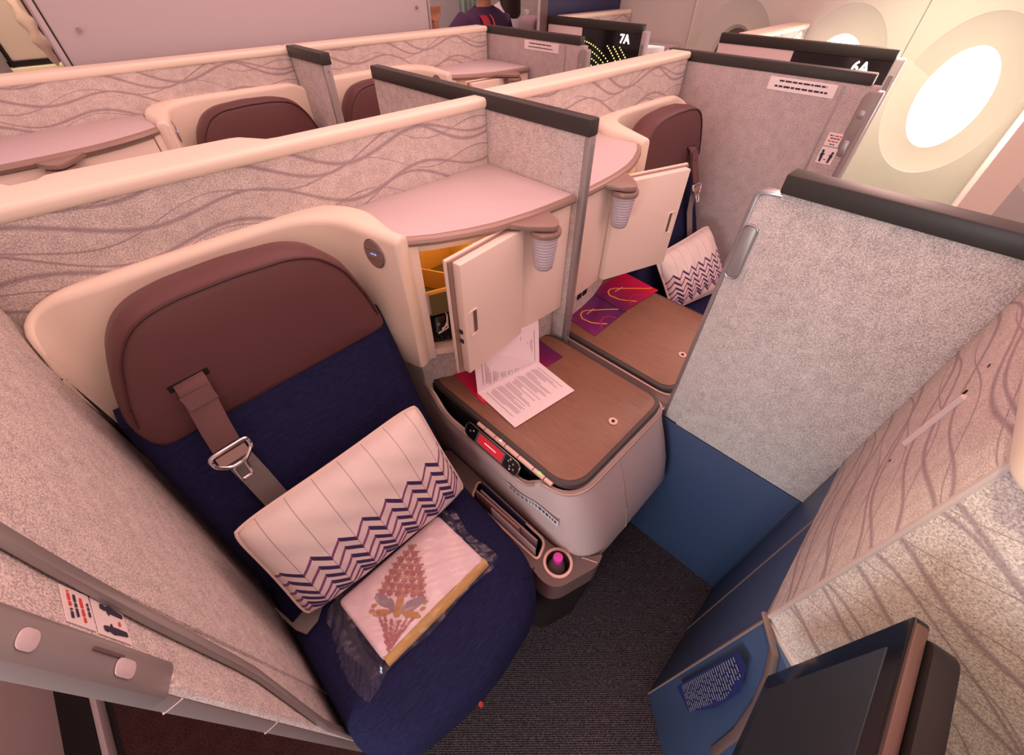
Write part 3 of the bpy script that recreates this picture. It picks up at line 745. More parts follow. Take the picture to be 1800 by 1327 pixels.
# ================================================================== LOCKERS AND SHELVES
CURVE = [(-.014, .580), (-.06, .581), (-.10, .583), (-.15, .587), (-.19, .593), (-.24, .602), (-.30, .621), (-.36, .648), (-.414, .682)]
def curve_y(x):
    for (a, ya), (b, yb) in zip(CURVE, CURVE[1:]):
        if b <= x <= a: return ya+(yb-ya)*(x-a)/(b-a)
    return CURVE[0][1] if x > CURVE[0][0] else CURVE[-1][1]
def locker(ox, oy, m, label, free=None, handle=True):
    TF[:] = [ox, oy, m]
    c = thing('storage_locker', label, 'cabinet', (-.21, .75, 0), 'side lockers with white shelf tops')
    top = [(-.0135, .868), (-.419, .868)]+[(x, y) for x, y in CURVE[::-1]]
    build('shelf_top', prism(top, 1.044, 1.0585), 'shelf', c, bevel=.0015)
    build('edge_trim', tube([(x, y-.002, 1.0485) for x, y in CURVE], .0115, 10, flat=.9), 'bronze', c)
    # carcass
    build('top_rail', prism([(x, y+.008) for x, y in CURVE]+[(x, y+.028) for x, y in CURVE[::-1]], 1.022, 1.044), 'cream2', c)
    build('bottom_rail', prism([(x, y+.004) for x, y in CURVE]+[(x, y+.035) for x, y in CURVE[::-1]], .742, .760), 'cream2', c)
    build('end_post', prism([(-.418, .672), (-.392, .664), (-.390, .70), (-.418, .71)], .738, 1.044), 'cream2', c, bevel=.003)
    xs = [-.014, -.05, -.10, -.14, -.178]
    build('front_panel', prism([(x, curve_y(x)) for x in xs]+[(x, curve_y(x)+.022) for x in xs[::-1]], .742, 1.036), 'cream2', c, bevel=.003)
    build('side_panel', box(-.030, -.014, .60, .866, .742, 1.044), 'cream2', c)
    for nm, b in (('back_lining', (-.415, -.17, .850, .866, .745, 1.044)), ('side_lining', (-.4165, -.410, .70, .86, .745, 1.035)), ('partition_lining', (-.185, -.172, .62, .86, .745, 1.044)), ):
        build(nm, box(*b), 'yel', c)
    fl = [(x, y+.03) for x, y in CURVE if x < -.17]+[(-.412, .86), (-.18, .86)]
    build('bottom_lining', prism(fl, .745, .752), 'yel', c); build('top_lining', prism(fl, 1.035, 1.043), 'yel', c)
    build('tray', prism([(-.412, .70), (-.30, .66), (-.186, .64), (-.186, .85), (-.412, .85)], .845, .850), 'olive', c)
    build('tray_lip', strip([(-.412, .70, .908), (-.30, .66, .908), (-.186, .64, .908)], .008, .005, (0, 0, 1)), 'yel', c)
    build('tray_front', strip([(-.412, .702, .878), (-.30, .662, .878), (-.186, .642, .878)], .056, .003, (0, 0, 1)), 'olive', c)
    build('tray_divider', strip([(-.25, .67, .875), (-.34, .85, .875)], .05, .004, (0, 0, 1)), 'yel', c)
    build('strike_plate', strip([(-.3925, .662, .93), (-.3925, .662, .875)], .008, .004, (0, 1, 0)), 'alu', c)
    build('underside', prism([(x, y+.02) for x, y in CURVE]+[(-.425, .868), (-.012, .868)], .735, .742), 'bronze', c)
    if free is None:
        xs = [-.181, -.21, -.25, -.30, -.35, -.389]
        build('door', prism([(x, curve_y(x)) for x in xs]+[(x, curve_y(x)+.022) for x in xs[::-1]], .746, 1.034), 'cream2', c, bevel=.003)
        TF[:] = [0, 0, 1]; return c
    # door
    H = Vector((-.180, .594, 0)); F_ = Vector(free if free else (-.392, .658)); F_.resize_3d() if len(F_) < 3 else None
    d = (F_-H); Ln = d.length; d.normalize(); n = Vector((-d.y, d.x, 0))
    if n.y > 0: n = -n
    dd = tag(bpy.data.objects.new('door', None), None); COL.objects.link(dd); dd.parent = c; dd.location = T((H.x, H.y, .745))-wloc(c)
    def P(u, v): q = H+d*u+n*v; return (q.x, q.y)
    build('door_skin', prism([P(0, -.002), P(Ln-.013, -.002), P(Ln-.013, .020), P(.004, .020)], .747, 1.034), 'cream2', dd, bevel=.003)
    build('door_lip', prism([P(.002, -.014), P(Ln, -.014), P(Ln, -.005), P(.002, -.005)], .742, 1.040), 'cream2', dd, bevel=.003)
    build('door_gasket', prism([P(.004, -.006), P(Ln-.003, -.006), P(Ln-.003, -.001), P(.004, -.001)], .745, 1.037), 'bronze', dd)
    def D3(u, v, z): q = H+d*u+n*v; return Vector((q.x, q.y, z))
    hp = rpoly([(Ln-.050, .858), (Ln-.027, .853), (Ln-.027, .918), (Ln-.050, .918)], .005, 4)
    build('handle_rim', tube([D3(u, .0205, z) for u, z in hp], .0022, 8, True), 'cream2', dd)
    bm = bmesh.new()
    lo = [bm.verts.new(D3(u, .0212, z)) for u, z in rpoly([(Ln-.048, .860), (Ln-.038, .858), (Ln-.038, .916), (Ln-.048, .916)], .003, 3)]; bm.faces.new(lo)
    bmesh.ops.solidify(bm, geom=bm.faces[:], thickness=.0006)
    build('handle_groove', bm, 'bronze', dd)
    for z in (.842, .868):
        bm = bmesh.new(); quadslab(bm, D3(Ln-.0125, .006, z), n, (0, 0, 1), .009, .010, .002)
        build('latch', bm, 'inkb', dd)
    TF[:] = [0, 0, 1]
    return c
def reading_lamp(ox, oy, m, label):
    TF[:] = [ox, oy, m]
    l = thing('cup_lamp', label, 'lamp', (-.148, .545, .94), 'tapered frosted cup lamps on the lockers')
    cx, cy = -.150, .541
    pl = rpoly([(-.222, .598), (-.10, .590), (-.128, .522), (-.152, .508), (-.185, .540)], [.006, .01, .02, .02, .03], 6)
    build('bracket', prism(pl, 1.040, 1.0515), 'bronze', l, bevel=.003)
    build('ring', lathe([(.026, 1.024), (.033, 1.024), (.0345, 1.0275), (.0345, 1.0335), (.033, 1.037), (.026, 1.037)], (cx, cy)), 'bronze', l)
    build('cup', lathe([(.0, .9405), (.017, .9405), (.021, .945), (.0235, .96), (.0265, .99), (.029, 1.026), (.020, 1.026)], (cx, cy)), 'frost', l, angle=50)
    TF[:] = [0, 0, 1]
locker(0, 0, 1, 'near locker with its door half open showing an orange lining', free=(-.392, .574))
locker(0, 0, -1, 'right-hand locker with its cream door swung wide open', free=(-.425, .512))
TZ[0] = .018; locker(-.966, 1.08, -1, 'closed rear-row locker at far left with a long white shelf'); TZ[0] = 0
TZ[0] = .018; locker(1.0, 1.08, 1, 'rear-row locker with its door ajar in front of the grey door', free=(-.385, .60)); TZ[0] = 0
reading_lamp(0, 0, 1, 'frosted cup lamp on the near locker, beside its half open door')
reading_lamp(0, 0, -1, 'frosted cup lamp on the right-hand locker, against its wide open door')
TZ[0] = .018; reading_lamp(-.966, 1.08, -1, 'frosted cup lamp under the rear-row shelf at far left'); TZ[0] = 0
TZ[0] = .018; reading_lamp(1.0, 1.08, 1, 'frosted cup lamp on the rear-row locker next to the grey door'); TZ[0] = 0
def lamp_in(ox, oy, m):
    TF[:] = [ox, oy, m]; l = bpy.data.lights.new('locker_light', 'POINT'); l.energy = .32; l.color = (1, .62, .30); l.shadow_soft_size = .02
    o = bpy.data.objects.new('locker_light', l); COL.objects.link(o); o.location = T((-.26, .74, 1.02)); TF[:] = [0, 0, 1]
lamp_in(0, 0, 1); lamp_in(0, 0, -1); lamp_in(1.0, 1.08, 1)
# dark pouch with a white cord inside the near locker
pch = thing('headphone_pouch', 'black pouch with white cord on the floor of the half open near locker', 'pouch', (-.31, .76, .752))
bm = lathe([(.0, .753), (.05, .753), (.062, .77), (.06, .80), (.045, .83), (.02, .845), (.0, .846)], (-.335, .745), 20, sx=1, sy=1.3)
for v in bm.verts: v.co += Vector((random.uniform(-1, 1), random.uniform(-1, 1), random.uniform(0, 1)))*.004
build('pouch', bm, 'gloss', pch)
for k in range(3): build('cord', tube([(-.372+.012*k, .672, .80+.006*k), (-.345, .668, .805+.01*k), (-.335, .68, .83), (-.33, .70, .84)], .0022, 6), 'paper', pch)
# ================================================================== SIDE CONSOLES
def resample(poly, n):
    P = [Vector(p) for p in poly]; P.append(P[0]); L = [0]
    for a, b in zip(P, P[1:]): L.append(L[-1]+(b-a).length)
    out = []
    for k in range(n):
        d = L[-1]*k/n
        for i in range(len(L)-1):
            if d < L[i+1]: out.append(P[i].lerp(P[i+1], (d-L[i])/(L[i+1]-L[i]))); break
    return out
def sstep(a, b, x):
    t = max(0, min(1, (x-a)/(b-a))); return t*t*(3-2*t)
def console(ox, oy, m, label, detail=True):
    TF[:] = [ox, oy, m]
    c = thing('side_console', label, 'console', (-.2, .45, 0), 'side consoles with wooden tops')
    tb = rpoly([(-.402, .209), (-.016, .209), (-.016, .612), (-.402, .716)], [.075, .05, .045, .045], 8)
    build('rubber_edge', prism(tb, .622, .637), 'rubber', c, bevel=.005, seg=3)
    ti = rpoly([(-.390, .221), (-.028, .221), (-.028, .604), (-.390, .702)], [.068, .042, .038, .038], 8)
    build('wooden_top', prism(ti, .630, .6395), 'wood', c, bevel=.001)
    # body: horizontal outlines stacked
    NP = 140
    def outline(xl, xr, yf, yb, rl, rr): return resample(rpoly([(xl, yf), (xr, yf), (xr, yb), (xl, yb)], [rl, rr, .01, .03], 10), NP)
    lv = [(.335, outline(-.395, -.028, .150, .83, .09, .05)), (.345, outline(-.412, -.0145, .130, .84, .09, .06)), (.40, outline(-.420, -.0140, .122, .84, .095, .06)),
          (.47, outline(-.424, -.0140, .138, .84, .095, .06)), (.53, outline(-.424, -.0140, .160, .84, .09, .06)), (.585, outline(-.421, -.0140, .184, .84, .09, .06)), (.622, outline(-.414, -.0140, .200, .84, .085, .055))]
    bm = bmesh.new(); rings = []
    def top(v):
        if v.x > -.37: return .622
        return .622-.036*sstep(.275, .325, v.y)*(1-sstep(.62, .72, v.y))
    for z, o in lv:
        ring = []
        for i, v in enumerate(o):
            zz = min(z, top(v)) if z > .56 else z
            ox_ = -.016*sstep(.27, .34, v.y)*(1-sstep(.58, .72, v.y))*sstep(.47, .60, z) if v.x < -.37 else 0
            ring.append(bm.verts.new((v.x+ox_, v.y, min(z, top(v)-.022) if z < .6 else top(v))))
        rings.append(ring)
    rim = [Vector(v.co) for v in rings[-1]]
    inner = []
    for v in rings[-1]:
        q = Vector((v.co.x, v.co.y)); cc = Vector((-.21, .5)); dd = (cc-q).normalized()*.012; inner.append(bm.verts.new((q.x+dd.x, q.y+dd.y, v.co.z-.002)))
    rings.append(inner)
    for A, B in zip(rings, rings[1:]):
        for j in range(NP): bm.faces.new((A[j], A[(j+1) % NP], B[(j+1) % NP], B[j]))
    bm.faces.new(rings[0][::-1])
    build('body', bm, 'bronze_body', c, angle=50)
    build('body_rim', tube([(v.x, v.y, v.z-.001) for v in rim if v.y < .80], .0042, 8), 'champ_rim', c)
    build('body_seam', tube([(o[int(NP*0.0)].x, o[0].y, z) for z, o in []] or [(-.235, .2005, .620), (-.238, .184, .585), (-.242, .160, .53), (-.244, .1378, .47), (-.246, .1215, .40), (-.247, .129, .346)], .0012, 5), 'champ_rim', c)
    build('inner_core', prism(outline(-.398, -.02, .225, .83, .06, .04), .36, .624), 'black', c)
    build('foot', prism(rrect(-.33, -.02, .21, .84, .04), 0, .34), 'black', c)
    build('back_fabric', prism([(x, y+.028) for x, y in CURVE]+[(-.425, .80), (-.012, .80)], .60, .737), 'fabric', c)
    bm = bmesh.new()
    for x in (-.150, -.120): 
        y = curve_y(x)+.027; quadslab(bm, (x, y, .700), (-1, .05, 0), (0, 0, 1), .022, .022, -.002)
    build('socket', bm, 'black', c, bevel=.001)
    g = build('grommet', lathe([(.0, .6397), (.0095, .6397), (.011, .6400), (.0115, .6412), (.0105, .6420), (.0055, .6418), (.005, .6405), (0, .6405)], (-.172, .267), 24), 'champ', c)
    build('grommet_hole', lathe([(.0, .6406), (.0038, .6406), (.0038, .6422), (0, .6422)], (-.172, .267), 16), 'black', g)
    if detail:
        # buttons along the left edge
        seg = [(.505, .478), (.477, .443), (.442, .408), (.407, .365), (.364, .318), (.317, .285), (.284, .262)]
        for i, (a, b) in enumerate(seg):
            k = build('seat_button', tube([(-.4045, a-.0006, .6290), (-.4045, b+.0006, .6290)], .0072 if 0 < i < 6 else .0062, 10, flat=.75), 'champ', c)
            if i == 5:
                build('green_light', lathe([(.0, .6340), (.0035, .6340), (.0035, .6352), (0, .6352)], (-.4050, .300), 10), 'gled', k)
            if i == 2: build('white_light', lathe([(.0, .6340), (.0018, .6340), (.0018, .6352), (0, .6352)], (-.4050, .425), 8), 'white', k)
        # label strip
        ay = Vector((.10, 0, 1)).normalized()
        st = build('caution_strip', grid(lambda u, v: (-.4266-.0085*sstep(.27, .34, .372-.155*u)*sstep(.47, .60, .522+.026*v)*2*.98, .372-.155*u, .522+.026*v), 12, 2), 'labelw', c)
        bm = bmesh.new(); y = .362
        while y > .228:
            w = random.uniform(.004, .012); xx = -.4274-.0085*sstep(.27, .34, y)*1.1; quadslab(bm, (xx-.0008, y-w/2, .5405), (0, -1, 0), (0, 0, 1), w, .0034, .0004)
            quadslab(bm, (xx, y-w/2, .5335), (0, -1, 0), (0, 0, 1), w*.9, .0022, .0004); y -= w+.003
        build('printed_text', bm, 'inkb', st)
    TF[:] = [0, 0, 1]; return c
M_['bronze_body'] = plain('brushed_bronze_plastic', (.70, .59, .56), .38, .2, bump=(800, .05))
M_['champ_rim'] = plain('bronze_rim_highlight', (.48, .38, .34), .35, .3)
console(0, 0, 1, 'near wooden-topped console with the open white card on it')
console(0, 0, -1, 'right-hand wooden-topped console carrying two plum brochures', detail=False)
# handset in the near console
hs = thing('remote_handset', 'black handset with a red lit screen docked in the near console side', 'remote', (-.43, .45, .584))
hy = Vector((.55, 0, 1)).normalized(); hx_ = Vector((0, -1, 0)); hn = hx_.cross(hy)
hc = Vector((-.4185, .440, .6035))
build('handset_body', poly3(bmesh.new(), rrect(-.095, .095, -.021, .021, .018, 6), hc, hx_, hy, .006), 'gloss', hs, bevel=.0015)
build('handset_rim', tube([hc+hn*.0066+hx_*a+hy*b for a, b in rrect(-.093, .093, -.0195, .0195, .017, 6)], .0008, 6, True), 'alu', hs)
hsc = build('screen_border', poly3(bmesh.new(), rrect(-.052, .045, -.0165, .0165, .001, 2), hc+hn*.0062, hx_, hy, .0004), 'greyscr', hs)
build('lit_screen', poly3(bmesh.new(), rrect(-.045, .040, -.0135, .0135, .001, 2), hc+hn*.0067, hx_, hy, .0004), 'redscr', hsc)
build('screen_text', poly3(bmesh.new(), rrect(-.022, .018, -.0012, .0012, .001, 2), hc+hn*.0072, hx_, hy, .0003), 'white_dim', hsc) if 'white_dim' in M_ else build('screen_text', poly3(bmesh.new(), rrect(-.022, .018, -.0012, .0012, .001, 2), hc+hn*.0072, hx_, hy, .0003), plain('pale_screen_text', (.9, .7, .6), .4, emis=(1, .7, .55), es=.6), hsc)
for a, b, r in ((.058, .006, .0028), (.066, -.004, .0028), (.073, .006, .0028), (.078, -.006, .0028), (.068, -.011, .0022), (.062, .013, .0022), (-.075, 0, .003), (-.065, .006, .002)):
    build('handset_key', poly3(bmesh.new(), [(a+r*math.cos(j*PI/5), b+r*math.sin(j*PI/5)) for j in range(10)], hc+hn*.0062, hx_, hy, .0006), 'frame' if r > .0025 else 'paper', hs)
# low pod with pocket and cup holder
pod = thing('armrest_pod', 'low brown pod with cup holder and literature pocket between seat and console', 'armrest', (-.44, .3, 0))
def fill_with_holes(outer, holes, z):
    bm = bmesh.new(); es = []; loops = []
    for lp in [outer]+holes:
        vs = [bm.verts.new((p[0], p[1], z)) for p in lp]; loops.append(vs)
        for a, b in zip(vs, vs[1:]+vs[:1]): es.append(bm.edges.new((a, b)))
    bmesh.ops.triangle_fill(bm, edges=es, use_beauty=True); return bm, loops
po = rpoly([(-.514, .150), (-.390, .110), (-.358, .118), (-.392, .142), (-.4290, .20), (-.4290, .62), (-.488, .66), (-.497, .30)], [.045, .04, .008, .03, .04, .01, .02, .1], 8)
cupo = [(-.452+.031*math.cos(2*PI*j/32), .183+.031*math.sin(2*PI*j/32)) for j in range(32)]
poco = rpoly([(-.487, .455), (-.439, .482), (-.437, .240), (-.481, .224)], [.018, .018, .018, .012], 6)
bm, loops = fill_with_holes(po, [cupo, poco], .42)
def skirt(bm, vs, zb, cap=True, inset=0, ctr=None):
    lo = []
    for v in vs:
        x, y = v.co.x, v.co.y
        if ctr: q = Vector((x-ctr[0], y-ctr[1])); k = (q.length-inset)/q.length; x, y = ctr[0]+q.x*k, ctr[1]+q.y*k
        lo.append(bm.verts.new((x, y, zb)))
    n = len(vs)
    for i in range(n): bm.faces.new((vs[i], vs[(i+1) % n], lo[(i+1) % n], lo[i]))
    if cap: bm.faces.new(lo)
    return lo
lo = skirt(bm, loops[0], .33, False); skirt(bm, lo, .0, True, .02, (-.46, .38))
skirt(bm, loops[1], .335); skirt(bm, loops[2], .30)
for f in bm.faces:
    if f.calc_center_median().z < .332: f.material_index = 1  # lower skirt coloured black to give the shade under the pod
for f in bm.faces:
    c = f.calc_center_median()
    if c.z < .419 and ((-.488 < c.x < -.436 and .222 < c.y < .482)) : f.material_index = 1
build('pod_body', bm, ['pod', 'black'], pod, angle=30, recalc=False)
build('cup_holder_ring', tube([(-.452+.0325*math.cos(2*PI*j/40), .183+.0325*math.sin(2*PI*j/40), .4215) for j in range(40)], .0042, 8, True, flat=.6), 'champ', pod)
build('pocket_rim', tube([(x, y, .4215) for x, y in rpoly([(-.489, .457), (-.436, .485), (-.434, .238), (-.483, .221)], [.02, .02, .02, .014], 8)], .0038, 8, True, flat=.6), 'champ', pod)
build('pod_seam', tube([(-.402, .150, .4205), (-.385, .116, .4205)], .0012, 5), 'champ', pod)
# bottle
bt = thing('water_bottle', 'small clear water bottle with magenta cap standing in the cup holder', 'bottle', (-.450, .186, .337))
build('bottle_body', lathe([(0, .3375), (.019, .3375), (.022, .342), (.022, .385), (.0205, .395), (.013, .412), (.0095, .418), (.0095, .424), (0, .424)], (-.450, .186)), 'clear', bt, angle=50)
build('bottle_cap', lathe([(0, .4245), (.0118, .4245), (.0122, .427), (.0122, .439), (.0108, .4425), (0, .443)], (-.449, .187), 30), 'pinkcap', bt, angle=50)
# things in the pocket
def card(name, label, cat, p0, p1, z0, z1, lean, th, mat, grp=None):
    a, b = Vector((p0[0], p0[1], z0)), Vector((p1[0], p1[1], z0)); up = Vector((lean, 0, 1)).normalized(); ax = (b-a); w = ax.length
    bm = poly3(bmesh.new(), [(0, 0), (w, 0), (w, z1-z0), (0, z1-z0)], a, ax, up, th); o = build(name, bm, mat, bevel=.0004, world=True); return tag(o, label, cat, grp)
card('card', 'white card standing in the literature pocket by the cup holder', 'card', (-.4720, .385), (-.4690, .234), .305, .462, -.06, .0008, 'paper')
card('booklet', 'brown booklet leaning in the pocket behind the white card', 'booklet', (-.4640, .455), (-.4570, .300), .305, .452, -.05, .004, plain('brown_cover', (.38, .22, .18), .5))
card('magazine', 'thick dusty pink magazine at the inner side of the literature pocket', 'magazine', (-.4540, .450), (-.4490, .250), .305, .438, -.02, .005, plain('pink_cover', (.42, .32, .33), .4))
card('folder', 'dark navy folder standing against the console in the literature pocket', 'folder', (-.4430, .465), (-.4420, .300), .305, .446, 0, .002, 'navyd')
# ================================================================== PAPERS ON THE CONSOLES
def brochure(cs, z, mat, label, orange=True, uvflip=False, grp='plum brochures'):
    """cs: four corners (x,y): a, b, c, d; u runs a-b, v runs a-d"""
    A, B, C_, D = [Vector(c) for c in cs]
    o = bmesh.new(); lo = [o.verts.new((q.x, q.y, z)) for q in (A, B, C_, D)]; hi = [o.verts.new((q.x, q.y, z+.0016)) for q in (A, B, C_, D)]
    o.faces.new(lo[::-1]); o.faces.new(hi)
    for i in range(4): o.faces.new((lo[i], lo[(i+1) % 4], hi[(i+1) % 4], hi[i]))
    t = thing('brochure', label, 'brochure', ((A+B+C_+D)/4).to_tuple()+(z,), grp)
    ob = build('cover', o, mat, t, world=True)
    L = wloc(t)
    def uv(co):
        q = Vector((co.x+L.x, co.y+L.y))-A; e, f = B-A, D-A; det = e.x*f.y-e.y*f.x
        return ((q.x*f.y-q.y*f.x)/det, (e.x*q.y-e.y*q.x)/det)
    setuv(ob, uv)
    def P(u, v): q = A+(B-A)*u+(D-A)*v; return (q.x, q.y, z+.0018)
    def band(pts, w, name, mm):
        bm = bmesh.new(); P3 = [Vector(P(*p)) for p in pts]; vs = []
        for i, p in enumerate(P3):
            d = (P3[min(i+1, len(P3)-1)]-P3[max(0, i-1)]).normalized(); s = Vector((-d.y, d.x, 0))*w/2
            vs.append((bm.verts.new(p+s), bm.verts.new(p-s)))
        for (a, b), (c, d) in zip(vs, vs[1:]): bm.faces.new((a, b, d, c))
        return build(name, bm, mm, t, world=True)
    if orange:
        hexa = [(1.0, .80), (.92, .90), (.85, .90), (.62, .72), (.42, .50), (.30, .40), (.22, .33), (.20, .26), (.22, .12), (.30, .04)]
        band([(.97, .16), (.90, .20), (.74, .38), (.55, .58), (.42, .72), (.33, .76), (.24, .72), (.18, .60), (.22, .36), (.30, .22), (.42, .05)], .0045, 'orange_line', 'orange')
        band([(.25, .05), (.36, .22), (.52, .26), (.62, .18), (.68, .02)], .004, 'crimson_line', plain('crimson_line', (.5, .02, .12), .3) if 'crim' not in M_ else 'crim')
    words(t, [(-.02, .02, 0, .0022)], P(.45, .62), ((B-A).x, (B-A).y, 0), ((D-A).x, (D-A).y, 0), 'label')
    return t
Zt = .6402
# right console: two brochures
brochure([(.222, .503), (.409, .488), (.424, .634), (.238, .648)], Zt+.0018, 'bro1', 'magenta brochure with orange outline lying on the right-hand console')
brochure([(.060, .495), (.235, .500), (.250, .640), (.075, .628)], Zt, 'bro2', 'darker plum brochure half under the magenta one on the right-hand console')
# near console: brochure below the card
brochure([(-.080, .505), (-.360, .533), (-.345, .668), (-.072, .606)], Zt, 'bro1', 'magenta and plum brochure lying under the open white card')
def card_open():
    t = thing('menu_card', 'open white printed card standing folded on the near wooden console', 'card', (-.25, .5, Zt), None)
    a, b = Vector((-.347, .571, Zt+.0025)), Vector((-.146, .536, Zt+.0025))        # spine
    c, d = Vector((-.160, .398, Zt+.0022)), Vector((-.358, .423, Zt+.0022))
    e, f = Vector((-.330, .598, .768)), Vector((-.100, .588, .742))
    L = wloc(t)
    def leaf(p, q, r, s, name):
        bm = bmesh.new(); nn = (q-p).cross(s-p).normalized()*.0006
        if nn.dot(CAMP-p) < 0: nn = -nn
        lo = [bm.verts.new(v) for v in (p, q, r, s)]; hi = [bm.verts.new(v+nn) for v in (p, q, r, s)]
        bm.faces.new(lo[::-1]); bm.faces.new(hi)
        for i in range(4): bm.faces.new((lo[i], lo[(i+1) % 4], hi[(i+1) % 4], hi[i]))
        o = build(name, bm, 'paper', t, world=True)
        # columns of text running from the spine side: each line spans q-p direction offsets
        bm = bmesh.new()
        rnd = random.Random(3 if name == 'front_leaf' else 5)
        k = 0; u = .09
        while u < .92:
            v0 = .08+rnd.choice([0, .02, .05]); v1 = rnd.choice([.35, .5, .62, .75, .80])
            def Pq(u, v): return (p*(1-u)+q*u)*(1-v)+(s*(1-u)+r*u)*v+nn*(1.8 if name == 'front_leaf' else 5)
            A_, B_ = Pq(u, v0), Pq(u, v1); w = (q-p).normalized()*.0017
            vs = [bm.verts.new(x) for x in (A_, A_+w, B_+w, B_)]; bm.faces.new(vs)
            u += .022 if k % 4 else .045
            k += 1
        build('printed_lines', bm, 'ink', o, world=True)
    leaf(a, b, c, d, 'front_leaf'); leaf(a, b, f, e, 'standing_leaf')
card_open()
# ================================================================== PILLOWS
def pillow(name, cs, bulge, back, label):
    """cs: BL, BR, TR, TL corners of the front seam in 3D"""
    BL, BR, TR, TL = [Vector(c) for c in cs]; ctr = (BL+BR+TR+TL)/4
    nrm = (BR-BL).cross(TL-BL).normalized()
    t = thing(name, label, 'pillow', (ctr.x, ctr.y, min(c.z for c in (BL, BR))-.02), 'patterned pillows')
    def S(u, v, side):
        # rounded outline: pull edge midpoints slightly in
        iu = 1-.018*math.sin(PI*v); iv = 1-.03*math.sin(PI*u)
        uu, vv = .5+(u-.5)*iu, .5+(v-.5)*iv
        cc = .030*abs((2*u-1)*(2*v-1))**7; uu = .5+(uu-.5)*(1-cc); vv = .5+(vv-.5)*(1-cc*2)
        p = (BL*(1-uu)+BR*uu)*(1-vv)+(TL*(1-uu)+TR*uu)*vv
        h = (max(0, 1-(2*u-1)**4)*max(0, 1-(2*v-1)**4))**.55
        wr = .0025*math.sin(u*23+v*7)*math.sin(v*17+u*5)*h
        return p+nrm*(side*h*(bulge if side > 0 else back)+wr*side)
    bm = bmesh.new(); n = 40; m = 26
    g1 = [[bm.verts.new(S(i/n, j/m, 1)) for j in range(m+1)] for i in range(n+1)]
    for i in range(n):
        for j in range(m): bm.faces.new((g1[i][j], g1[i+1][j], g1[i+1][j+1], g1[i][j+1]))
    g2 = [[(g1[i][j] if i in (0, n) or j in (0, m) else bm.verts.new(S(i/n, j/m, -1))) for j in range(m+1)] for i in range(n+1)]
    for i in range(n):
        for j in range(m): bm.faces.new((g2[i][j], g2[i][j+1], g2[i+1][j+1], g2[i+1][j]))
    o = build('pillow_cover', bm, 'pillow', t, angle=80, world=True, recalc=False)
    L = wloc(t); e, f = (BR-BL+TR-TL)/2, (TL-BL+TR-BR)/2
    def uv(co):
        q = Vector(co)+L-BL; q = q-nrm*q.dot(nrm)
        a = q.dot(e)/e.dot(e); b = q.dot(f)/f.dot(f)
        a2 = (q-f*b).dot(e)/e.dot(e); return (a2, b)
    setuv(o, uv)
    rim = [S(i/n, 0, 1) for i in range(n)]+[S(1, j/m, 1) for j in range(m)]+[S(i/n, 1, 1) for i in range(n, 0, -1)]+[S(0, j/m, 1) for j in range(m, 0, -1)]
    build('piping', tube(rim, .0035, 8, True), 'piping', t, world=True)
    return t
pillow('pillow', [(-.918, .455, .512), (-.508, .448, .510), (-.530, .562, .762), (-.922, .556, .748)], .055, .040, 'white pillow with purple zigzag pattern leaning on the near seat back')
pillow('pillow', [(.545, .468, .50), (.870, .40, .482), (.895, .565, .690), (.535, .590, .680)], .045, .035, 'white patterned pillow on the right-hand seat beside the grey door')
# ================================================================== WRAPPED BLANKET
bl = thing('wrapped_blanket', 'folded pale pink blanket with floral print in a clear bag on the near seat', 'blanket', (-.73, .36, .486))
A, B, C2, D2 = (-.853, .283), (-.592, .285), (-.600, .442), (-.862, .438)
bm = prism(rpoly([A, B, C2, D2], .012, 4), .488, .514); build('folded_cloth', bm, 'cloth', bl, bevel=.008, seg=3)
build('ochre_edge', tube([(-.85, .2825, .501), (-.72, .282, .503), (-.592, .2845, .501)], .0125, 12), 'ochre', bl)
bm = grid(lambda u, v: (-.892+.325*u+.006*math.sin(9*v), .262+.196*v+.004*math.sin(11*u), .5165+.003*math.sin(u*31+v*11)*math.sin(v*23)-(.024 if (u < .08 or u > .94) else 0)-(.010 if v < .06 or v > .95 else 0)), 60, 40)
build('clear_bag', bm, 'film', bl, angle=180)
# side flap of the bag with crumpled film
bm = grid(lambda u, v: (-.858-.05*u-.01*math.sin(v*5), .262+.19*v-.012*u, .5125-.020*u+.006*math.sin(v*40+u*9)*u), 10, 40); build('bag_flap', bm, 'film', bl, angle=180)
bm = grid(lambda u, v: (-.590+.014*u, .275+.18*v, .512-.014*u+.004*math.sin(v*50)*u), 6, 30); build('bag_flap', bm, 'film', bl, angle=180)
# printed motif: a stylised flowering tree
up = Vector((.164, .146, 0)).normalized(); rt = Vector((up.y, -up.x, 0)); mo = Vector((-.765, .352, .5146))
LJ = [0]
def leafp(bm, cx, cy, ang, ln, wd):
    pts = []
    for k in range(12):
        t = 2*PI*k/12; x = ln/2*math.cos(t); y = wd/2*math.sin(t)*(1-.35*math.cos(t)); pts.append((cx+x*math.cos(ang)-y*math.sin(ang), cy+x*math.sin(ang)+y*math.cos(ang)))
    LJ[0] = (LJ[0]+.618) % 1
    poly3(bm, pts, mo+Vector((0, 0, LJ[0]*.0008)), rt, up, .0004)
rr = random.Random(4)
bm = bmesh.new(); bg = bmesh.new()
for row in range(8):
    yy = .006+row*.0135; hw = .046*(1-(row/8.2)**1.5)+.002
    k = max(1, round(hw*2/.0165))
    for i in range(k):
        cx = -hw+2*hw*(i+.5)/k+rr.uniform(-.001, .001); a0 = rr.uniform(0, 1)
        for q in range(7): leafp(bm, cx+.0042*math.cos(q*2*PI/7+a0), yy+.0042*math.sin(q*2*PI/7+a0), q*2*PI/7+a0, .0078, .0048)
        leafp(bg, cx+.0075, yy+.006, rr.uniform(0, 3), .008, .0032); leafp(bg, cx-.0075, yy+.004, rr.uniform(0, 3), .007, .0030)
build('flower_print', bm, 'flow1', bl); build('bud_print', bg, 'flow3', bl)
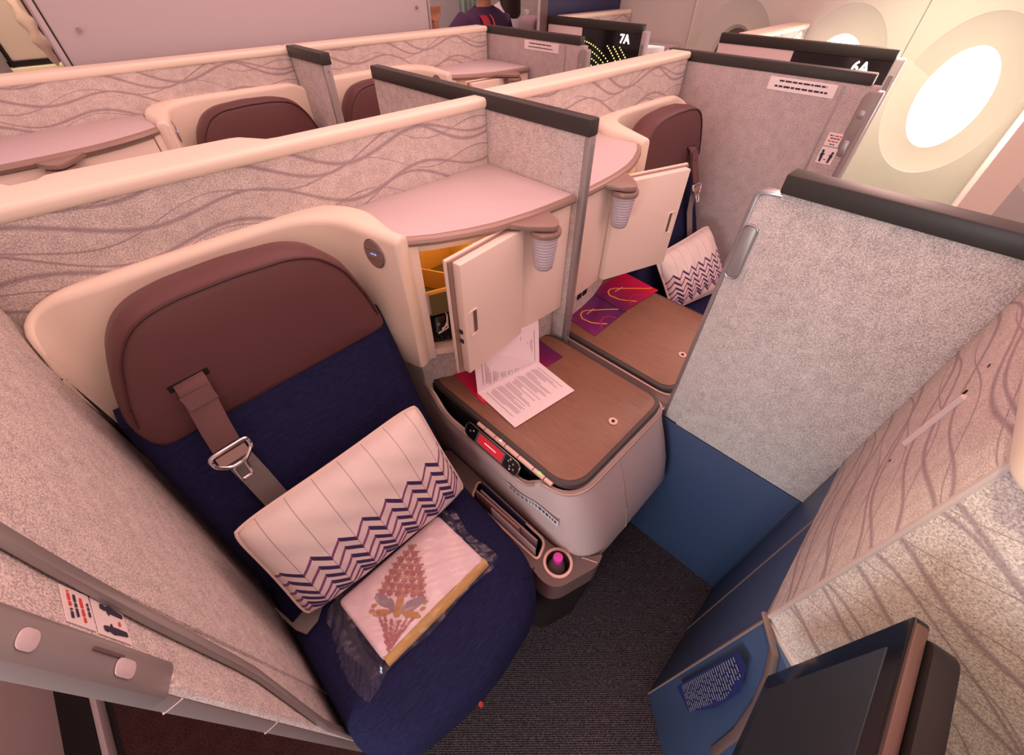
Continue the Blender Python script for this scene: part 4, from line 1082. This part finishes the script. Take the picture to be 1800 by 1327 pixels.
bm = bmesh.new()
for s in (-1, 1): leafp(bm, s*.034, -.010, s*.55, .044, .019); leafp(bm, s*.016, -.018, s*1.0, .030, .014)
build('leaf_print', bm, 'flow2', bl)
bm = bmesh.new()
for s in (-1, 1): leafp(bm, s*.030, -.032, -s*.15, .040, .013)
leafp(bm, 0, -.006, PI/2, .044, .015); leafp(bm, 0, -.024, PI/2, .030, .016)
for x, y in ((-.050, -.020), (.050, -.020), (-.052, -.030), (.053, -.008)): leafp(bm, x, y, .4, .012, .007)
build('ochre_print', bm, 'flow3', bl)
bm = bmesh.new()
for row in range(7):
    yy = -.044-row*.0080; hw = .038*(1-row/7.6)
    for s in (-1, 1):
        for k in range(3): leafp(bm, s*hw*(.2+.4*k), yy+.006*k+rr.uniform(-.002, .002), s*.7+rr.uniform(-.4, .4), .0105, .0055)
leafp(bm, 0, -.07, PI/2, .06, .0016)
build('sprig_print', bm, 'flow1', bl)
# ================================================================== FRONT UNIT WITH FOOTWELL AND MONITOR
fu = thing('footwell_surround', 'wave-fabric wall at lower right above a navy footwell with a curved recess', 'partition', (-.5, -.3, 0))
# main wall facing the seat
build('fabric_panel', box(-.400, -.014, -.175, -.150, .738, 1.172), 'wave', fu, bevel=.002)
build('edge_trim', tube([(-.4005, -.1525, .738), (-.4005, -.1525, 1.172)], .0034, 8), 'bronze_body', fu)
rp = openround([(-.401, -.152), (-.432, -.20), (-.452, -.31), (-.56, -.36), (-1.0, -.365)], .07, 10)
RL = [0]
for a, b in zip(rp, rp[1:]): RL.append(RL[-1]+(b-a).length)
bm = bmesh.new(); prev = None
NPT = len(rp)
for i, p in enumerate(rp):
    d = (rp[min(i+1, NPT-1)]-rp[max(0, i-1)]).normalized(); nn = Vector((d.y, -d.x)) * .02
    if nn.x < 0 and i < 3: pass
    off = Vector((-d.y, d.x))*.02
    cols = [bm.verts.new((p.x, p.y, z)) for z in (.745, .85, 1.0, 1.172)]+[bm.verts.new((p.x+off.x, p.y+off.y, z)) for z in (1.172, .745)]
    if prev:
        for j in range(6): bm.faces.new((prev[j], cols[j], cols[(j+1) % 6], prev[(j+1) % 6]))
    prev = cols
build('recess_fabric', bm, 'wave', fu, angle=50)
cp = rpoly([(-.012, -.145), (-.442, -.145), (-.455, -.30), (-.56, -.34), (-1.0, -.345), (-1.0, -.46), (-.012, -.46)], [0, .035, .03, .04, 0, 0, 0], 8)
build('top_cap', prism(cp, 1.172, 1.207), 'cream', fu, bevel=.005, seg=2)
# slot and screws on the fabric
build('coat_hook_slot', tube([(-.197, -.149, .985), (-.207, -.149, 1.088)], .0045, 8), 'dustpink', fu)
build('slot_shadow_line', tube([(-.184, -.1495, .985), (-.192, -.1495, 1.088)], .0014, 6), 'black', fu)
bm = bmesh.new()
for x, z in ((-.205, .955), (-.172, 1.115)): quadslab(bm, (x, -.1498, z), (-1, 0, 0), (0, 0, 1), .004, .004, .0006)
build('screw_head', bm, 'inkb', fu)
# navy lower housing
hp_ = [(-.014, -.152), (-.402, -.152), (-.435, -.19), (-.478, -.235), (-.505, -.29), (-.51, -.46), (-.014, -.46)]
build('navy_housing', prism(rpoly(hp_, [0, .004, .03, .03, .03, 0, 0], 5), .0, .738), 'navyp', fu, bevel=.002)
for x in (-.178, -.402): build('vertical_seam', box(x-.0022, x+.0022, -.1535, -.150, 0, .738), 'bronze', fu)
build('footwell_rim', strip([(-.404, -.147, .75), (-.432, -.178, .735), (-.452, -.197, .69), (-.468, -.216, .62), (-.482, -.238, .50), (-.49, -.255, .35)], .014, .010, (-.7, -.7, 0)), 'pod', fu, bevel=.003)
build('recess_underside', prism([(-.405, -.155), (-.435, -.20), (-.455, -.31), (-.56, -.37), (-1.0, -.37), (-1.0, -.46), (-.405, -.46)], .728, .745), 'bronze_body', fu)
# text plate on the navy face
pc = Vector((-.421, -.168, .0)); tax = Vector((-.66, -.75, 0)).normalized(); tay = Vector((0, 0, 1))
tn = tax.cross(tay)
if tn.dot(Vector((-1, 1, 0))) < 0: tn = -tn
pl_ = build('text_plate', poly3(bmesh.new(), [(-.002, .30), (.046, .33), (.054, .48), (.046, .60), (.020, .655), (-.002, .645)], pc+tn*.012, tax, tay, .0006), plain('dark_blue_plate', (.02, .03, .13), .4), fu)
words(pl_, [(.002, .047-.020*max(0, (i-18)/9), .345+i*.0108, .0040) for i in range(27)], pc+tn*.0135, tax, tay, plain('pale_print', (.22, .24, .30), .6))
# monitor
mn = thing('seat_monitor', 'black video monitor with a dark screen and copper top edge at lower right', 'monitor', (-.70, -.19, .9))
mx0, mx1, mz0, mz1, my = -.960, -.498, .797, 1.066, -.166
build('monitor_frame', box(mx0, mx1, my-.012, my, mz0, mz1), 'gloss', mn, bevel=.003, seg=3)
build('copper_edge', box(mx0+.006, mx1-.006, my-.0105, my-.0015, mz1-.002, mz1+.002), plain('dark_copper', (.11, .062, .05), .4, .2), mn, bevel=.002)
build('screen_glass', box(mx0+.026, mx1-.026, my-.001, my+.0008, mz0+.026, mz1-.024), 'screen', mn)
build('red_banner', box(-.80, -.625, my+.0012, my+.0018, mz0+.045, mz0+.155), plain('red_banner_lit', (.25, .01, .03), .3, emis=(.20, .01, .03), es=.8), mn)
build('rear_housing', prism(rpoly([(-.94, .82), (-.515, .82), (-.503, 1.05), (-.515, 1.074), (-.94, 1.074)], .012, 3), -.196, my-.012, 'y'), 'black', mn, bevel=.006)
build('mounting_arm', prism(rpoly([(-.78, .86), (-.60, .86), (-.575, 1.00), (-.62, 1.05), (-.78, 1.05)], .02, 4), -.345, -.196, 'y'), 'black', mn, bevel=.008)
# ================================================================== WINDOW-SIDE SUITES
def simple_partition(x0, x1, y, label, dep=.07):
    p = thing('rear_partition', label, 'partition', ((x0+x1)/2, y, 0), 'wave patterned partitions behind the seats')
    build('fabric_panel', box(x0, x1, y, y+.02, .03, 1.184), 'wave', p, bevel=.002, world=True)
    build('top_cap', box(x0-.004, x1+.004, y-.005, y+dep, 1.183, 1.2055), 'cream', p, bevel=.008, seg=3, world=True)
    build('back_panel', box(x0, x1, y+.02, y+dep-.01, .03, 1.172), 'cream2', p, world=True); return p
simple_partition(1.66, 2.335, .895, 'cream-capped partition between the two dark numbered doors, by the dimmed window', .09)
simple_partition(1.66, 2.335, 2.00, 'wave-patterned partition by the navy bulkhead behind the 7A door')
fp = thing('window_side_partition', 'pink-lit smooth partition at the right edge beside the bright window', 'partition', (2.0, -.15, 0))
build('front_face', box(1.66, 2.335, -.145, -.115, .03, 1.172), 'dustpink', fp, bevel=.004, world=True)
build('top_cap', box(1.655, 2.338, -.20, -.105, 1.172, 1.206), 'cream', fp, bevel=.008, world=True)
build('edge_post', box(1.645, 1.668, -.22, -.11, .03, 1.18), 'cream2', fp, bevel=.004, world=True)
cb = thing('side_cabinet', 'small cream cabinet with white top near the window behind the 7A door', 'cabinet', (2.1, 1.8, 0))
build('cabinet_body', box(1.96, 2.335, 1.64, 1.99, .4, 1.03), 'cream2', cb, bevel=.006, world=True)
build('cabinet_top', prism(rpoly([(1.955, 1.70), (2.10, 1.63), (2.335, 1.60), (2.335, 1.992), (1.955, 1.992)], [.02, .05, 0, 0, 0], 5), 1.03, 1.058), 'shelf', cb, bevel=.004, world=True)
build('lamp_bracket', prism(rpoly([(2.16, 1.60), (2.28, 1.60), (2.25, 1.55), (2.19, 1.55)], .015, 4), 1.03, 1.045), 'bronze', cb, bevel=.004, world=True)
# left aisle, far side
lp = thing('aisle_side_panel', 'dusty pink panel across the aisle at lower left corner', 'panel', (-1.6, 1.2, 0))
build('panel_face', box(-1.62, -1.555, .2, 3.0, .0, 1.15), 'dustpink', lp, bevel=.004, world=True)
build('kick_strip', box(-1.555, -1.485, .2, 3.0, 0, .03), 'black', lp, world=True)
build('rail_strip', box(-1.487, -1.474, .2, 3.0, 0, .036), 'mauve', lp, bevel=.003, world=True)
# row behind, seen down the right aisle
st = thing('rear_seat', 'mauve seat side seen down the aisle beside the pale post', 'seat', (1.93, 2.5, 0))
build('seat_back', prism(rpoly([(1.865, .35), (2.01, .35), (2.01, 1.165), (1.875, 1.165)], [0, 0, .04, .05], 6), 2.45, 2.60, 'y'), plain('mauve_seat_cloth', (.42, .32, .34), .8), st, bevel=.02, seg=3, world=True)
build('seat_base', box(1.87, 2.0, 2.3, 2.60, 0, .45), 'black', st, bevel=.01, world=True)
pst = plain('pattern_curtain', (.35, .50, .42), .7, vary=.6)
bm = grid(lambda u, v: (1.66+.20*u, 2.95+.015*math.sin(u*30), .05+2.1*v), 40, 6)
build('galley_curtain', bm, pst, label='green and blue patterned curtain hanging behind the two people', cat='curtain', world=True)
# ================================================================== PEOPLE
def person(x, y, yaw, shirt, hair_len, label, height=1.47, raise_arm=False, width=1.0, stripe=False):
    t = thing('person', label, 'person', (x, y, 0)); k = height/1.70
    R_ = Matrix.Rotation(yaw, 3, 'Z')
    def P(a, b, c): v = R_ @ Vector((a*k*width, b*k, c*k)); return (v.x+x, v.y+y, v.z)
    V = [(0, 0, .92, .09), (0, 0, 1.10, .09), (0, .01, 1.27, .10), (0, .0, 1.38, .07), (0, .0, 1.47, .055), (0, -.01, 1.52, .055), (0, 0, 1.60, .09), (0, .01, 1.66, .075)]
    E_ = [(i, i+1) for i in range(7)]
    def chain(root, pts):
        pr = root
        for p in pts: V.append(p); E_.append((pr, len(V)-1)); pr = len(V)-1
        return pr
    for s in (-1, 1):
        if raise_arm and s < 0:
            e = chain(3, [(s*.15, 0, 1.36, .045), (s*.27, .02, 1.27, .045), (s*.36, .03, 1.22, .038), (s*.41, .0, 1.38, .028)])
        else: e = chain(3, [(s*.15, 0, 1.36, .045), (s*.215, .0, 1.14, .045), (s*.20, -.12, .93, .03)])
        V_h = V[e]
        for f in range(5):
            if raise_arm and s < 0: chain(e, [(V_h[0]-.03+.018*f, V_h[1], V_h[2]+.07, .011), (V_h[0]-.035+.02*f, V_h[1]-.01, V_h[2]+.115, .009)])
            else: chain(e, [(V_h[0]-.03+.016*f, V_h[1]-.02, V_h[2]-.06, .011), (V_h[0]-.03+.016*f, V_h[1]-.03, V_h[2]-.10, .009)])
        chain(0, [(s*.09, 0, .86, .095), (s*.10, -.01, .48, .06), (s*.10, .02, .09, .04), (s*.10, -.13, .035, .035)])
    me = bpy.data.meshes.new('body'); me.from_pydata([Vector(P(*v[:3]))-Vector((x, y, 0)) for v in V], E_, [])
    o = bpy.data.objects.new('body', me); COL.objects.link(o); o.parent = t
    sk = o.modifiers.new('skin', 'SKIN'); 
    for i, v in enumerate(V): me.skin_vertices[0].data[i].radius = (v[3]*k, v[3]*k*.8)
    me.skin_vertices[0].data[0].use_root = True
    ss = o.modifiers.new('sub', 'SUBSURF'); ss.levels = 2; ss.render_levels = 2
    me.materials.append(M_['skin'])
    def loft(rows, name, mat, n=24, ang=80):
        bm = bmesh.new(); rings = []
        for (cx, cy, cz, rx, ry) in rows: rings.append([bm.verts.new(P(cx+rx*math.cos(2*PI*j/n), cy+ry*math.sin(2*PI*j/n), cz)) for j in range(n)])
        for A_, B_ in zip(rings, rings[1:]):
            for j in range(n): bm.faces.new((A_[j], A_[(j+1) % n], B_[(j+1) % n], B_[j]))
        return build(name, bm, mat, t, world=True, angle=ang)
    loft([(0, 0, .84, .17, .13), (0, 0, 1.0, .165, .125), (0, 0, 1.15, .18, .13), (0, .01, 1.28, .205, .135), (0, .01, 1.36, .218, .12), (0, .005, 1.41, .185, .095), (0, 0, 1.445, .12, .075), (0, 0, 1.465, .07, .062)], 'shirt', shirt)
    for s in (-1, 1):
        if raise_arm and s < 0: pts = [(s*.16, 0, 1.38), (s*.24, .015, 1.32), (s*.275, .02, 1.27)]
        else: pts = [(s*.16, 0, 1.37), (s*.21, 0, 1.28), (s*.222, 0, 1.16)]
        build('sleeve', tube([P(*p) for p in pts], [.078*k, .068*k, .062*k], 14), shirt, t, world=True, angle=80)
        build('trouser_leg', tube([P(s*.09, 0, .90), P(s*.10, 0, .5), P(s*.10, .02, .08)], [.11*k, .085*k, .07*k], 14), 'trous', t, world=True, angle=80)
    hz = 1.60
    rows = [(0, .012, 1.725, .02, .02), (0, .012, 1.715, .06, .065), (0, .015, 1.67, .092, .105), (0, .02, 1.61, .098, .108), (0, .03, 1.55, .09, .09)]
    if hair_len: rows += [(0, .05, 1.46, .10, .06), (0, .06, 1.36, .10, .05), (0, .065, 1.24, .07, .035)]
    # hair: back of the head is towards -y here
    loft([(a, -b, c, d, e) for a, b, c, d, e in rows], 'hair', 'hair')
    for s in (-1, 1): build('eye', lathe([(0, 0), (.008, .002), (.008, .008), (0, .010)], (0, 0), 10), 'inkb', t, world=True, loc=None) if False else None
    bm = bmesh.new()
    for s in (-1, 1): quadslab(bm, P(s*.032, .083, 1.605), R_ @ Vector((1, 0, 0)), (0, 0, 1), .022*k, .010*k, .004)
    build('eyes', bm, 'inkb', t, world=True)
    build('nose', tube([P(0, .080, 1.60), P(0, .098, 1.575), P(0, .085, 1.565)], [.007, .011, .008], 8), 'skin', t, world=True, angle=80)
    bm = bmesh.new(); quadslab(bm, P(0, .080, 1.543), R_ @ Vector((1, 0, 0)), (0, 0, 1), .040*k, .008*k, .004); build('mouth', bm, 'shirtr', t, world=True)
    if stripe:
        for a, w, mm in ((-.082, .055, 'shirtr'), (-.030, .005, 'inkr')):
            bm = bmesh.new(); rws = [(1.10, -.128), (1.22, -.140), (1.30, -.138), (1.36, -.118), (1.405, -.096), (1.425, -.070)]
            vs = [(bm.verts.new(P(a-w/2, yy-.004+abs(a)*.30, zz)), bm.verts.new(P(a+w/2, yy-.008+abs(a)*.25, zz))) for zz, yy in [(z_, y_-.018) for z_, y_ in rws]]
            for (q1, q2), (q3, q4) in zip(vs, vs[1:]): bm.faces.new((q1, q2, q4, q3))
            build('shirt_stripe', bm, mm, t, world=True, angle=80)
    return t
person(1.475, 2.50, .15, 'shirtp', False, 'person from behind in dark purple shirt with red stripes, one arm raised, in the aisle', 1.43, True, 1.28, True)
person(1.97, 2.80, -.1, 'shirtw', True, 'person with long dark hair and white shirt, mostly behind the purple-shirted one', 1.42)
